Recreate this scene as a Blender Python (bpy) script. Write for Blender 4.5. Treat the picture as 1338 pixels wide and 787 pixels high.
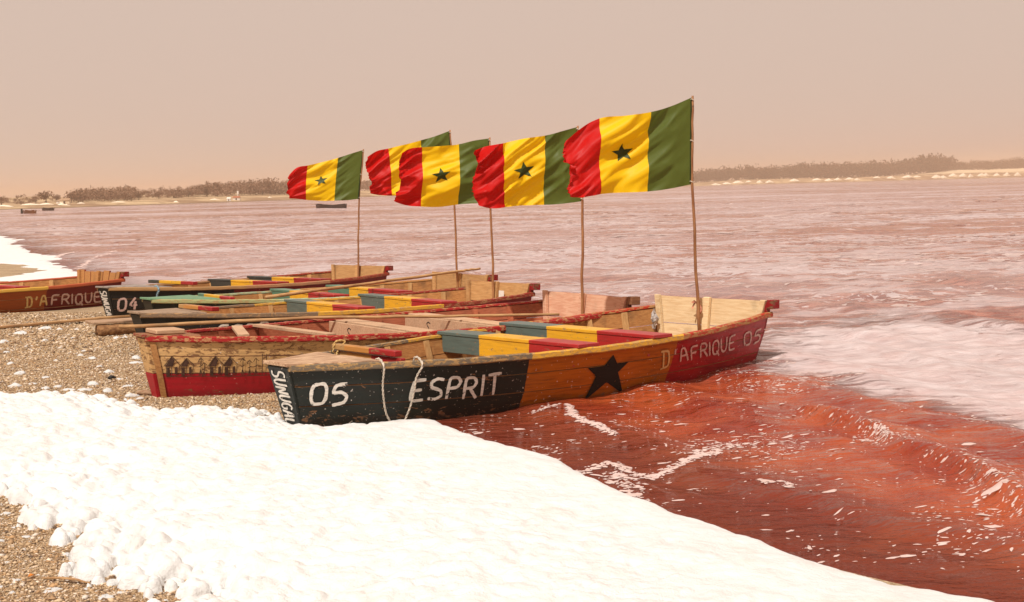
import bpy, bmesh, math, random
import numpy as np
from mathutils import Vector, Matrix
from mathutils.geometry import tessellate_polygon

for o in list(bpy.data.objects): bpy.data.objects.remove(o)
SC = bpy.context.scene
COL = SC.collection
rnd = random.Random(7)
A_ = np.array

# ------------------------------------------------------------------ camera
F, CH, PW, PH = 1700., 1.75, 1338, 787          # focal length in photo pixels, eye height in m, photo size
HC, ROLL = 246.5, math.atan(.026)
PITCH = math.atan((PH/2-HC)*math.cos(ROLL)/F)
fw = A_([0, math.cos(PITCH), -math.sin(PITCH)]); up0 = A_([0, math.sin(PITCH), math.cos(PITCH)]); r0 = A_([1., 0, 0])
RV = r0*math.cos(ROLL)-up0*math.sin(ROLL); UV_ = r0*math.sin(ROLL)+up0*math.cos(ROLL)
EYE = A_([0, 0, CH])
cam = bpy.data.cameras.new('camera'); camo = bpy.data.objects.new('camera', cam); COL.objects.link(camo)
cam.sensor_width = 36; cam.lens = F/PW*36; cam.clip_start = .05; cam.clip_end = 9000
camo.matrix_world = Matrix(((RV[0], UV_[0], -fw[0], 0), (RV[1], UV_[1], -fw[1], 0), (RV[2], UV_[2], -fw[2], CH), (0, 0, 0, 1)))
SC.camera = camo

# ------------------------------------------------------------------ sky, sun, exposure
SUN_EL, SUN_AZ = math.radians(57), math.radians(204)      # azimuth from +Y towards +X: high, behind the viewer and a little to the left
world = bpy.data.worlds.new('World'); SC.world = world; world.use_nodes = True
nt = world.node_tree; nt.nodes.clear()
sky = nt.nodes.new('ShaderNodeTexSky'); sky.sky_type = 'NISHITA'; sky.sun_disc = False
sky.sun_elevation = SUN_EL; sky.sun_rotation = SUN_AZ % (2*math.pi); sky.dust_density = 8; sky.air_density = 1.2; sky.ozone_density = .3
mix = nt.nodes.new('ShaderNodeMix'); mix.data_type = 'RGBA'; mix.inputs[0].default_value = .93
mix.inputs[7].default_value = (6.95, 5.48, 4.68, 1)          # air full of dust: nearly even tan
bg = nt.nodes.new('ShaderNodeBackground'); bg.inputs[1].default_value = .1
wo = nt.nodes.new('ShaderNodeOutputWorld')
nt.links.new(sky.outputs[0], mix.inputs[6]); nt.links.new(mix.outputs[2], bg.inputs[0]); nt.links.new(bg.outputs[0], wo.inputs[0])
sun = bpy.data.lights.new('sun', 'SUN'); sun.energy = 4.3; sun.angle = math.radians(1.2); sun.color = (1, .965, .91)
suno = bpy.data.objects.new('sun', sun); COL.objects.link(suno)
sd = Vector((math.sin(SUN_AZ)*math.cos(SUN_EL), math.cos(SUN_AZ)*math.cos(SUN_EL), math.sin(SUN_EL)))
suno.rotation_euler = sd.to_track_quat('Z', 'Y').to_euler(); suno.location = (-20, -10, 40)
vs = SC.view_settings; vs.view_transform = 'Standard'; vs.look = 'None'; vs.exposure = 0; vs.gamma = 1; vs.use_curve_mapping = False
SC.cycles.volume_bounces = 1; SC.cycles.max_bounces = 8; SC.cycles.transparent_max_bounces = 16

# ------------------------------------------------------------------ pixel <-> world
def proj(P):
    P = np.atleast_2d(P)-EYE; z = P@fw
    return np.stack([PW/2+F*(P@RV)/z, PH/2-F*(P@UV_)/z], 1)
def ray(x, y): return fw+RV*(x-PW/2)/F+UV_*(PH/2-y)/F
def G(x, y, z=0.):
    d = ray(x, y); return EYE+d*((z-CH)/d[2])
def at_y(x, y, Y):
    d = ray(x, y); return EYE+d*(Y/d[1])

# ------------------------------------------------------------------ numpy noise
def _h(ix, iy, s):
    n = (ix.astype(np.int64)*374761393+iy.astype(np.int64)*668265263+s*974711) & 0x7fffffff
    n = ((n ^ (n >> 13))*1274126177) & 0x7fffffff
    return ((n ^ (n >> 16)) & 0xffff)/65535.
def vn(x, y, s=0):
    x = np.asarray(x, float); y = np.asarray(y, float)
    i, j = np.floor(x), np.floor(y); u, v = x-i, y-j; u = u*u*u*(u*(u*6-15)+10); v = v*v*v*(v*(v*6-15)+10)
    return (_h(i, j, s)*(1-u)+_h(i+1, j, s)*u)*(1-v)+(_h(i, j+1, s)*(1-u)+_h(i+1, j+1, s)*u)*v
def fbm(x, y, s=0, o=4):
    t, a, r = 0., .5, 0.
    for k in range(o):
        r = r+a*vn(x*2**k+k*17.3, y*2**k-k*9.1, s+k*31); t += a; a *= .5
    return r/t
def billow(x, y, s=0, o=3):
    t, a, r = 0., .5, 0.
    for k in range(o):
        c, q = math.cos(k*.9), math.sin(k*.9)
        xx, yy = (x*c-y*q)*2**k, (x*q+y*c)*2**k
        r = r+a*(1-abs(2*vn(xx+k*5.7, yy+k*3.3, s+k*13)-1)); t += a; a *= .55
    return 1-r/t
def domes(x, y, s=0, r=.8):
    """soft rounded puffs with sharp valleys between them"""
    i, j = np.floor(x), np.floor(y); out = np.zeros(np.shape(x))
    for a in (-1, 0, 1):
        for b in (-1, 0, 1):
            u, v = i+a, j+b; px = u+.1+.8*_h(u, v, s); py = v+.1+.8*_h(u, v, s+7); q = r*(.6+.5*_h(u, v, s+13))
            out = np.maximum(out, np.sqrt(np.maximum(0, 1-((x-px)**2+(y-py)**2)/(q*q)))*(.5+.5*_h(u, v, s+19)))
    return out
def sstep(a, b, x):
    t = np.clip((x-a)/(b-a), 0, 1); return t*t*(3-2*t)

# ------------------------------------------------------------------ object helpers
def link(o, parent=None):
    COL.objects.link(o)
    if parent is not None: o.parent = parent
    return o
def tag(o, label, cat, group=None, kind=None):
    if label: o['label'] = label
    if cat: o['category'] = cat
    if group: o['group'] = group
    if kind: o['kind'] = kind
    return o
def thing(name, label, cat, loc=(0, 0, 0), rot=(0, 0, 0), group=None):
    o = bpy.data.objects.new(name, None); o.empty_display_size = .2
    o.location = loc; o.rotation_euler = rot; link(o); return tag(o, label, cat, group)
def np_mesh(name, V, Fc, mats=(), parent=None, smooth=False, midx=None, uv=None, col=None, attrs=None):
    V = np.asarray(V, np.float32); Fc = np.asarray(Fc, np.int32); n, k = Fc.shape
    me = bpy.data.meshes.new(name)
    me.vertices.add(len(V)); me.vertices.foreach_set('co', V.ravel())
    me.loops.add(n*k); me.loops.foreach_set('vertex_index', Fc.ravel())
    me.polygons.add(n); me.polygons.foreach_set('loop_start', np.arange(n, dtype=np.int32)*k)
    if smooth: me.polygons.foreach_set('use_smooth', np.ones(n, bool))
    for m in mats: me.materials.append(m)
    if midx is not None: me.polygons.foreach_set('material_index', np.asarray(midx, np.int32))
    if col is not None:
        a = me.color_attributes.new('tint', 'FLOAT_COLOR', 'POINT'); a.data.foreach_set('color', np.asarray(col, np.float32).ravel())
    for kx, vx in (attrs or {}).items():
        a = me.attributes.new(kx, 'FLOAT', 'POINT'); a.data.foreach_set('value', np.asarray(vx, np.float32).ravel())
    me.update(calc_edges=True); me.validate()
    return link(bpy.data.objects.new(name, me), parent)

class MB:
    """collects vertices, faces, material slots and uvs for one mesh"""
    def __init__(s): s.v = []; s.f = []; s.m = []; s.uv = []
    def add(s, vs, fs, m=0, uvs=None):
        b = len(s.v); s.v += [tuple(map(float, v)) for v in vs]
        s.uv += [tuple(map(float, u)) for u in uvs] if uvs is not None else [(0, 0)]*len(vs)
        for f in fs: s.f.append(tuple(b+i for i in f)); s.m.append(m)
        return b
    def box(s, c, size, m=0, rz=0, taper=1., uv=None):
        x, y, z = [k/2 for k in size]; vs = []
        for dz, t in ((-z, 1), (z, taper)):
            for dx, dy in ((-x, -y), (x, -y), (x, y), (-x, y)):
                X, Y = dx*t, dy*t
                vs.append((c[0]+X*math.cos(rz)-Y*math.sin(rz), c[1]+X*math.sin(rz)+Y*math.cos(rz), c[2]+dz))
        s.add(vs, [(3, 2, 1, 0), (4, 5, 6, 7), (0, 1, 5, 4), (1, 2, 6, 5), (2, 3, 7, 6), (3, 0, 4, 7)], m, [uv]*8 if uv else None)
    def tube(s, pts, rad, n=8, m=0, cap=True, flat=1.):
        pts = [Vector(p) for p in pts]; rs = rad if hasattr(rad, '__len__') else [rad]*len(pts)
        ref = Vector((0, 0, 1)) if abs((pts[-1]-pts[0]).normalized().z) < .9 else Vector((1, 0, 0)); vs = []
        for i, p in enumerate(pts):
            t = (pts[min(i+1, len(pts)-1)]-pts[max(i-1, 0)]).normalized(); a = t.cross(ref).normalized(); b = a.cross(t)
            for k in range(n):
                q = 2*math.pi*k/n; vs.append(p+a*math.cos(q)*rs[i]+b*math.sin(q)*rs[i]*flat)
        fs = [(i*n+k, i*n+(k+1) % n, (i+1)*n+(k+1) % n, (i+1)*n+k) for i in range(len(pts)-1) for k in range(n)]
        if cap: fs += [tuple(range(n))[::-1], tuple((len(pts)-1)*n+k for k in range(n))]
        s.add(vs, fs, m)
    def build(s, name, mats, parent=None, smooth=False, bevel=0, subs=1):
        me = bpy.data.meshes.new(name); me.from_pydata(s.v, [], s.f)
        for m in (mats if isinstance(mats, (list, tuple)) else [mats]): me.materials.append(m)
        me.polygons.foreach_set('material_index', s.m)
        if smooth: me.polygons.foreach_set('use_smooth', [True]*len(s.f))
        ul = me.uv_layers.new(name='UVMap')
        for l in me.loops: ul.data[l.index].uv = s.uv[l.vertex_index]
        bm = bmesh.new(); bm.from_mesh(me); bmesh.ops.recalc_face_normals(bm, faces=bm.faces)
        if bevel:
            bmesh.ops.bevel(bm, geom=[e for e in bm.edges if e.is_manifold and e.calc_face_angle(0) > .6], offset=bevel, segments=subs, affect='EDGES', clamp_overlap=True)
        bm.to_mesh(me); bm.free(); me.update()
        return link(bpy.data.objects.new(name, me), parent)

# ------------------------------------------------------------------ materials
def lin(r, g, b):
    f = lambda c: (c/12.92 if c <= .04045 else ((c+.055)/1.055)**2.4); return (f(r/255), f(g/255), f(b/255), 1)
class NT:
    def __init__(s, name):
        s.m = bpy.data.materials.new(name); s.m.use_nodes = True; s.t = s.m.node_tree; s.t.nodes.clear()
        s.out = s.n('ShaderNodeOutputMaterial')
    def n(s, t, **k):
        o = s.t.nodes.new(t)
        for a, b in k.items(): setattr(o, a, b)
        return o
    def l(s, a, b): s.t.links.new(a, b)
    def set(s, sock, v):
        if hasattr(v, 'is_output') or isinstance(v, bpy.types.NodeSocket): s.l(v, sock)
        else: sock.default_value = v
    def coord(s, which='Object', scale=(1, 1, 1), loc=(0, 0, 0)):
        c = s.n('ShaderNodeTexCoord'); mp = s.n('ShaderNodeMapping'); mp.inputs['Scale'].default_value = scale; mp.inputs['Location'].default_value = loc
        s.l(c.outputs[which], mp.inputs[0]); return mp.outputs[0]
    def noise(s, vec, scale=5, detail=4, rough=.55, dist=0.):
        o = s.n('ShaderNodeTexNoise'); s.l(vec, o.inputs['Vector']); o.inputs['Scale'].default_value = scale
        o.inputs['Detail'].default_value = detail; o.inputs['Roughness'].default_value = rough; o.inputs['Distortion'].default_value = dist; return o.outputs[0]
    def vor(s, vec, scale=5, feature='F1', out='Distance'):
        o = s.n('ShaderNodeTexVoronoi', feature=feature); s.l(vec, o.inputs['Vector']); o.inputs['Scale'].default_value = scale; return o.outputs[out]
    def math(s, op, a, b=None, c=None):
        o = s.n('ShaderNodeMath', operation=op); s.set(o.inputs[0], a)
        if b is not None: s.set(o.inputs[1], b)
        if c is not None: s.set(o.inputs[2], c)
        return o.outputs[0]
    def step(s, v, a, b):
        o = s.n('ShaderNodeMapRange', interpolation_type='SMOOTHSTEP'); s.set(o.inputs[0], v)
        o.inputs[1].default_value = a; o.inputs[2].default_value = b; return o.outputs[0]
    def mix(s, f, a, b, mode='MIX'):
        o = s.n('ShaderNodeMix', data_type='RGBA', blend_type=mode); s.set(o.inputs[0], f); s.set(o.inputs[6], a); s.set(o.inputs[7], b); return o.outputs[2]
    def ramp(s, v, stops, interp='LINEAR'):
        o = s.n('ShaderNodeValToRGB'); r = o.color_ramp; r.interpolation = interp
        while len(r.elements) > 1: r.elements.remove(r.elements[-1])
        r.elements[0].position = stops[0][0]; r.elements[0].color = stops[0][1]
        for p, c in stops[1:]: e = r.elements.new(p); e.color = c
        s.l(v, o.inputs[0]); return o.outputs[0]
    def attr(s, name, out='Fac'):
        o = s.n('ShaderNodeAttribute', attribute_name=name); return o.outputs[out]
    def bump(s, h, st=.3, dist=.02, nrm=None):
        o = s.n('ShaderNodeBump'); o.inputs['Strength'].default_value = st; o.inputs['Distance'].default_value = dist; s.l(h, o.inputs['Height'])
        if nrm is not None: s.l(nrm, o.inputs['Normal'])
        return o.outputs[0]
    def bsdf(s, col, rough=.6, spec=.4, nrm=None, connect=True, **k):
        o = s.n('ShaderNodeBsdfPrincipled'); s.set(o.inputs['Base Color'], col); s.set(o.inputs['Roughness'], rough); s.set(o.inputs['Specular IOR Level'], spec)
        if nrm is not None: s.l(nrm, o.inputs['Normal'])
        for a, b in k.items(): s.set(o.inputs[a], b)
        if connect: s.l(o.outputs[0], s.out.inputs[0])
        return o.outputs[0]

def wood(name, c1, c2, grain=(3, 30, 30), rough=.75, stain=(.06, .035, .02, 1), stain_amt=.5):
    """weathered timber: grain, blotches, nail stains"""
    t = NT(name); v = t.coord('Object', grain); g = t.noise(v, 2.2, 5, .6, .6)
    b = t.noise(t.coord('Object'), 3.5, 4); c = t.mix(t.step(g, .3, .7), c1, c2)
    c = t.mix(t.math('MULTIPLY', t.step(b, .52, .75), stain_amt), c, stain)
    info = t.n('ShaderNodeObjectInfo').outputs['Random']
    c = t.mix(t.math('MULTIPLY', info, .25), c, stain)
    sp = t.step(t.noise(t.coord('Object'), 16, 2), .74, .78); c = t.mix(t.math('MULTIPLY', sp, .7), c, stain)
    t.bsdf(c, rough, .25, t.bump(t.math('ADD', g, t.math('MULTIPLY', b, .4)), .3, .005)); return t.m
def paint(name, bands, wear=.5, woodc=(.36, .2, .09, 1), rough=.45, salt=.25, soft=.004, axis='U', blot=.3, spec=.2, fine=7):
    """paint in bands along the boat (uv u) or across it (object y), worn to the wood, salt specks and streaks"""
    t = NT(name)
    ob = t.coord('Object'); n1 = t.noise(ob, 9, 5, .6)
    if axis == 'U':
        u = t.n('ShaderNodeSeparateXYZ'); t.l(t.coord('UV'), u.inputs[0]); u = u.outputs[0]
    else:
        u = t.n('ShaderNodeSeparateXYZ'); t.l(ob, u.inputs[0]); u = t.math('MULTIPLY_ADD', u.outputs[1], .5, .5)
    u = t.math('ADD', u, t.math('MULTIPLY_ADD', n1, soft*2, -soft))
    st = []
    for p, c in bands: st.append((p, c))
    col = t.ramp(u, st, 'CONSTANT') if len(st) > 1 else None
    if col is None:
        rgb = t.n('ShaderNodeRGB'); rgb.outputs[0].default_value = st[0][1]; col = rgb.outputs[0]
    streak = t.noise(t.coord('Object', (1.2, 1.2, 14)), 3, 5, .6, .4)
    col = t.mix(t.math('MULTIPLY', t.step(streak, .45, .75), blot), col, (.03, .018, .012, 1), 'MULTIPLY') if False else t.mix(t.math('MULTIPLY', t.step(streak, .42, .8), blot), col, t.mix(.75, col, (.02, .012, .01, 1)))
    vv = t.n('ShaderNodeSeparateXYZ'); t.l(t.coord('UV'), vv.inputs[0]); vv = vv.outputs[1]
    n2 = t.noise(t.coord('Object', (1, 1, 2.6)), fine, 8, .70, .5)
    edge = t.math('ADD', t.step(vv, .42, .05), t.math('MULTIPLY', t.step(vv, .90, 1.), .8)) if axis == 'U' else 0.
    wm = t.step(t.math('MULTIPLY_ADD', edge, .085, n2), .70-.2*wear, .735-.2*wear)
    wc = t.mix(n1, woodc, tuple(x*.45 for x in woodc[:3])+(1,))
    col = t.mix(t.math('MULTIPLY', wm, .85), col, wc)
    if axis == 'U':
        wet = t.step(t.math('MULTIPLY_ADD', n1, .22, vv), .33, .20); col = t.mix(t.math('MULTIPLY', wet, .45), col, t.mix(.8, col, (.02, .01, .008, 1)))
    n3 = t.noise(ob, 38, 3, .6); n4 = t.noise(ob, 2.2, 3)
    sm = t.math('MULTIPLY', t.step(n3, .66, .72), t.step(n4, .62-.5*salt, .8-.4*salt))
    col = t.mix(t.math('MULTIPLY', sm, .85), col, (.72, .62, .54, 1))
    h = t.math('SUBTRACT', t.math('MULTIPLY', t.noise(t.coord('Object', (2, 20, 20)), 3, 4), .5), wm)
    t.bsdf(col, t.math('MULTIPLY_ADD', wm, .3, rough), spec, t.bump(h, .5, .004)); return t.m
def plain(name, c, rough=.7, var=.25, scale=8, spec=.3, bump=.3):
    t = NT(name); n = t.noise(t.coord('Object'), scale, 5); c2 = tuple(x*(1-var*1.6) for x in c[:3])+(1,)
    t.bsdf(t.mix(t.step(n, .3, .75), c, c2), rough, spec, t.bump(n, bump, .01)); return t.m

GREENBLK = (.016, .02, .017, 1); DKGRN = (.05, .085, .07, 1); YEL = (.70, .36, .015, 1); ORG = (.44, .125, .008, 1); RED = (.36, .010, .014, 1); DKRED = (.15, .008, .006, 1)
TAN = (.50, .29, .12, 1); CREAM = (.66, .47, .26, 1)
M = {}
M['wood'] = wood('bare_wood', (.50, .24, .08, 1), (.34, .145, .045, 1), stain_amt=.5)
M['cream'] = wood('cream_wood', (.84, .64, .38, 1), (.68, .46, .24, 1), grain=(30, 2.5, 30), stain_amt=.45)
M['ribwood'] = wood('rib_wood', (.66, .40, .17, 1), (.50, .27, .10, 1), grain=(20, 20, 3), stain_amt=.3)
M['transom'] = wood('transom_wood', (.58, .33, .135, 1), (.42, .21, .075, 1), grain=(30, 2.5, 30), stain_amt=.4)
M['rosewood'] = wood('rose_wood', (.46, .14, .065, 1), (.32, .08, .035, 1), stain_amt=.35)
M['pale'] = wood('pale_wood', (.64, .42, .26, 1), (.48, .28, .16, 1), stain_amt=.35)
M['grey'] = wood('grey_wood', (.46, .33, .22, 1), (.22, .13, .08, 1))
M['worn'] = wood('worn_deck_wood', (.62, .42, .26, 1), (.26, .13, .07, 1), grain=(2.5, 18, 18), stain_amt=.6)
M['deckgreen'] = paint('deck_green', [(0, (.20, .40, .22, 1))], .15, rough=.5, salt=.1, blot=.15)
M['deckgrey'] = paint('deck_grey', [(0, (.42, .35, .30, 1))], .3, salt=.2)
M['bark0'] = wood('brown_block', (.34, .16, .07, 1), (.2, .08, .04, 1))
M['pole'] = wood('pole_wood', (.46, .22, .09, 1), (.26, .10, .04, 1), grain=(12, 12, 2))
M['punt'] = wood('punt_pole_wood', (.55, .32, .14, 1), (.34, .17, .07, 1), grain=(2, 2, 14))
def worn(name, c, thr=.60, rough=.7):
    t = NT(name); ob = t.coord('Object'); n = t.noise(ob, 24, 6, .7); n2 = t.noise(ob, 5, 3); n3 = t.noise(t.coord('Object', (1, 1, 9)), 9, 4)
    b = t.bsdf(t.mix(t.step(n3, .35, .7), c, tuple(x*.72 for x in c[:3])+(1,)), rough, .2, None, connect=False)
    tr = t.n('ShaderNodeBsdfTransparent'); ms = t.n('ShaderNodeMixShader'); t.l(t.step(t.math('MULTIPLY_ADD', n2, .25, n), thr+.12, thr+.17), ms.inputs[0]); t.l(b, ms.inputs[1]); t.l(tr.outputs[0], ms.inputs[2]); t.l(ms.outputs[0], t.out.inputs[0]); return t.m
M['letter'] = worn('letter_white', (.74, .68, .60, 1))
M['letterpink'] = worn('letter_pink', (.66, .44, .38, 1))
M['letteryellow'] = worn('letter_yellow', (.72, .50, .20, 1))
M['starpaint'] = worn('star_paint', (.014, .013, .012, 1), .66)
M['black'] = plain('black_paint', (.014, .012, .011, 1), .6, .3, 20)
M['brown'] = plain('brown_paint', (.07, .03, .018, 1), .7, .3, 20)
M['rope'] = plain('rope_white', (.72, .62, .5, 1), .9, .3, 60)
M['ropey'] = plain('rope_yellow', (.62, .40, .15, 1), .9, .3, 60)
M['ropeblue'] = plain('rope_blue', (.30, .42, .48, 1), .8, .3, 60)
M['redp'] = paint('red_paint', [(0, RED)], .35, rough=.4)
M['rag'] = plain('rag_cloth', (.75, .30, .18, 1), .9, .45, 30)
M['plastic'] = plain('clear_plastic', (.50, .44, .40, 1), .45, .4, 25, .4, .6)
M['sticker'] = plain('white_sticker', (.78, .72, .64, 1), .5, .1)

# ------------------------------------------------------------------ shore geometry
SHORE = A_([(9, -6), (3.6, 2.3), (1.8, 5.23), (1.3, 5.79), (.86, 6.5), (.52, 7.11), (.1, 8.3), (-.62, 9.47), (-1.5, 12), (-2.9, 15), (-4.7, 18.8), (-6.4, 22), (-10.3, 30.2), (-25.4, 64.9), (-62, 130), (-140, 230), (-900, 900)], float)
def dland(x, y): return (np.interp(y, SHORE[:, 1], SHORE[:, 0])-x)*.87       # metres up the beach (negative: out in the lake)
def ground_z(x, y):
    d = dland(x, y); r = np.hypot(x, y)
    z = np.where(d > 0, .10*(1-np.exp(-(np.maximum(d, 0)/3.4)**2)), np.maximum(d*.085, -.7))
    n = (fbm(x*.7, y*.7, 3)-.5)*.03*sstep(.2, 1.5, d)
    return z+n
def axis(lo, a, b, hi, st, g):
    m = list(np.arange(a, b+1e-6, st)); s = st; x = m[-1]
    while x < hi: s *= g; x += s; m.append(x)
    s = st; x = a; L = []
    while x > lo: s *= g; x -= s; L.append(x)
    return A_(L[::-1]+m)
def Gg(px, py, lift=0.):
    """picture point on the beach itself"""
    z = .05
    for _ in range(4): p = G(px, py, z+lift); z = float(ground_z(A_([p[0]]), A_([p[1]]))[0])
    return Vector((p[0], p[1], z))
def grid(xs, ys):
    X, Y = np.meshgrid(xs, ys); nx, ny = len(xs), len(ys)
    i = (np.arange(ny-1)[:, None]*nx+np.arange(nx-1)[None]).ravel()
    return X, Y, np.stack([i, i+1, i+1+nx, i+nx], 1)
def sdf(x, y, poly):
    """signed distance to a polygon, positive inside"""
    d = np.full(x.shape, 1e9); ins = np.zeros(x.shape, bool); n = len(poly)
    for i in range(n):
        ax, ay = poly[i]; bx, by = poly[(i+1) % n]; ex, ey = bx-ax, by-ay
        t = np.clip(((x-ax)*ex+(y-ay)*ey)/(ex*ex+ey*ey), 0, 1)
        d = np.minimum(d, np.hypot(x-ax-t*ex, y-ay-t*ey))
        if ay != by: ins ^= ((ay > y) != (by > y)) & (x < (bx-ax)*(y-ay)/(by-ay)+ax)
    return np.where(ins, d, -d)

# ground: beach, lake bed, out to the horizon
t = NT('beach_sand'); ob = t.coord('Object')
n1 = t.noise(ob, 1.3, 5); n2 = t.noise(ob, 60, 3, .7); n3 = t.vor(ob, 55)
c = t.ramp(n2, [(.3, (.14, .09, .05, 1)), (.42, (.30, .20, .115, 1)), (.55, (.44, .31, .18, 1)), (.7, (.64, .50, .36, 1))])
c = t.mix(t.math('MULTIPLY', t.step(n1, .4, .7), .35), c, (.14, .09, .055, 1))
t.bsdf(c, .9, .2, t.bump(t.math('ADD', n2, n3), .7, .015)); M['sand'] = t.m
xs = axis(-3200, -11, 4, 3200, .13, 1.07); ys = axis(-300, 3.5, 26, 3300, .13, 1.07)
X, Y, Fc = grid(xs, ys)
tag(np_mesh('ground', np.stack([X, Y, ground_z(X, Y)], -1).reshape(-1, 3), Fc, [M['sand']], smooth=True), 'beach of tan shell gravel and lake bed', None, kind='structure')

# where the boats lie: bow x, y, z, heading, pitch, length (and beam factor)
PA = (-1.722, 9.449, .080, .749, .031, 4.996); PB = (-3.212, 11.17, .132, .617, .047, 4.86); PC = (-4.134, 14.207, .063, .657, .048, 4.954)
PD = (-4.593, 16.316, .049, .662, .048, 4.829); PE = (-5.858, 18.608, .053, .856, .050, 4.899); BOATS = []
PF = (-10.46, 18.379, .086, .819, .049, 5.035)

BOATS += [PA, PB, PC, PD, PE, PF]; BEAM = (1., 1.045, 1.009, 1.026, .98, 1.019)
def in_boat(x, y, gap=0.):
    """inside a hull's footprint at the waterline"""
    hit = np.zeros(np.shape(x), bool)
    for (bx, by, bz, h, pt, L), m in zip(BOATS, BEAM):
        lx = (x-bx)*math.cos(h)+(y-by)*math.sin(h); ly = -(x-bx)*math.sin(h)+(y-by)*math.cos(h); u = np.clip(lx/L, 0, 1)
        w = .135*(1-u)*(1-2*u)+4*.894*m*u*(1-u)+.703*m*u*(2*u-1)
        hit |= (lx > .12+gap) & (lx < L-.05-gap) & (np.abs(ly) < w*.80-gap)
    return hit

# ------------------------------------------------------------------ lake water
CREST = A_([(1.9, 10.6), (2.2, 9.5), (2.43, 8.6), (2.55, 7.6), (2.6, 6.5), (2.5, 5.6), (2.3, 4.6)])
WAVES = []
wr = random.Random(11)
for k in range(16):
    wl = .28*1.24**k; a = math.pi+wr.uniform(-.75, .75)+.35
    WAVES.append((2*math.pi/wl*math.cos(a), 2*math.pi/wl*math.sin(a), wr.uniform(0, 6.28), .0062*wl**.75*(1 if wl < 3 else .6), wl))
def wave_z(x, y, full=True):
    z = np.zeros(np.shape(x)); r = np.hypot(x, y)
    wx = fbm(x*.6, y*.6, 40, 3)*2.2; wy = fbm(x*.6+9, y*.6, 41, 3)*2.2
    for kx, ky, ph, a, wl in WAVES:
        s = np.sin(kx*(x+wx*wl*.35)+ky*(y+wy*wl*.35)+ph); z += a*(1-1.6*np.abs(s)**1.3*.6+.2*s)*np.clip(wl*60/np.maximum(r, 1), 0, 1)
    z *= 1.25*sstep(.0, 2.0, -dland(x, y))*(.4+.9*fbm(x*.25, y*.25, 44, 2))
    dl_ = -dland(x, y)+.35*(fbm(x*.9, y*.9, 46, 3)-.5)*2
    z += .019*np.sin(2*np.pi*dl_/.92+1.)*(.3+1.2*vn(x*.8, y*.6, 48))*sstep(.2, 1.2, dl_)*sstep(30, 8, r)+.007*np.sin(2*np.pi*dl_/.47+2*vn(x*1.5, y*1.1, 49))*sstep(.1, .8, dl_)*sstep(16, 7, r)
    cx = np.interp(y, CREST[::-1, 1], CREST[::-1, 0]); u = x-cx+.12*(vn(y*2.2, y*0, 5)-.5)
    z += .075*np.exp(-np.where(u < 0, (u/.07)**2, (u/.22)**2))*sstep(10.4, 9., y)*(.6+.6*vn(y*1.7, y*0+3, 8))
    return z-.01
xs = axis(-1000, -1.2, 5.2, 3200, .035, 1.055); ys = axis(-20, 4.6, 14, 3300, .035, 1.03)
X, Y, Fc = grid(xs, ys); Z = wave_z(X, Y)
D = -dland(X, Y)
keep = (D.ravel()[Fc] > -1.5).any(1) & ~in_boat(X, Y).ravel()[Fc].all(1)      # no water inside the hulls
near = sstep(60, 6, np.hypot(X, Y))
film_poly = [G(*p)[:2] for p in ((985, 452), (1010, 492), (1085, 498), (1140, 522), (1220, 535), (1338, 566), (1700, 640), (1700, 520), (1338, 432), (1180, 415), (1030, 405), (985, 425))]
film = sstep(-.9, .7, sdf(X, Y, film_poly)/np.maximum(.16*np.hypot(X, Y)-.9, .35))*sstep(17.5, 12, Y-.3*X+1.6*(fbm(X*.5, Y*.5, 66)-.5)*2)
film2 = sstep(.53, .75, fbm(X*.045+3, Y*.12, 77, 4))*sstep(13, 22, Y)
redz = sstep(1.6, .1, sdf(X, Y, film_poly)+.6*(fbm(X, Y, 6)-.5))*sstep(14.2, 10.2, Y-.40*X)
shal = sstep(1.5, .15, D)
M_w = t = NT('pink_lake_water'); ob = t.coord('Object')
fl, f2, rz, sh = t.attr('film'), t.attr('band'), t.attr('red'), t.attr('shallow')
nb = t.noise(ob, 1.1, 4); nc = t.noise(ob, 5, 4)
body = t.mix(rz, t.mix(t.step(t.noise(t.coord('Object', (.7, 1., 1)), 3.6, 5, .6, .6), .43, .58), (.20, .052, .032, 1), (.36, .14, .095, 1)), t.mix(t.step(nb, .35, .65), (.22, .024, .009, 1), (.35, .064, .018, 1)))  # ripple shading of the open lake is put into the body colour
body = t.mix(t.math('MULTIPLY', sh, .6), body, (.22, .068, .042, 1))
off = t.math('SUBTRACT', 1, rz)
# torn net of thin foam and painted wave-crest light on the open lake, and wide pale bands further out
n_a = t.noise(t.coord('Object', (1.3, 1.0, 1)), 2.6, 5, .6, .8); n_b = t.noise(t.coord('Object', (.30, .42, 1)), .55, 4, .55, .4); n_c = t.noise(t.coord('Object', (.25, 1., 1)), .05, 4, .6, .3)
n_d = t.noise(t.coord('Object', (.5, .8, 1)), .9, 5, .6, .6)
cover = t.math('MULTIPLY_ADD', n_b, .9, t.math('MULTIPLY_ADD', n_c, .6, -.83))
net = t.step(t.math('ADD', n_a, cover), .505, .55)
net = t.math('MULTIPLY', net, .9)
far = t.math('MULTIPLY', t.step(t.math('ADD', n_d, t.math('MULTIPLY_ADD', n_c, .8, -.40)), .48, .60), .7)
net = t.math('MULTIPLY', t.math('MAXIMUM', net, far), off)
fe = t.math('ADD', fl, t.math('MULTIPLY_ADD', t.noise(t.coord('Object', (.7, 1.5, 1)), 2.4, 7, .68, .9), 1.9, -.95))
fm = t.math('MULTIPLY', t.step(fe, .28, .80), t.math('MULTIPLY_ADD', n_a, .7, .42))
foam = t.math('MAXIMUM', t.math('MAXIMUM', t.math('MULTIPLY', net, .85), t.math('MULTIPLY', f2, .35)), fm)
foamc = t.mix(t.step(nc, .3, .7), (.52, .435, .425, 1), (.62, .54, .53, 1))
col = t.mix(foam, body, foamc)
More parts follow.
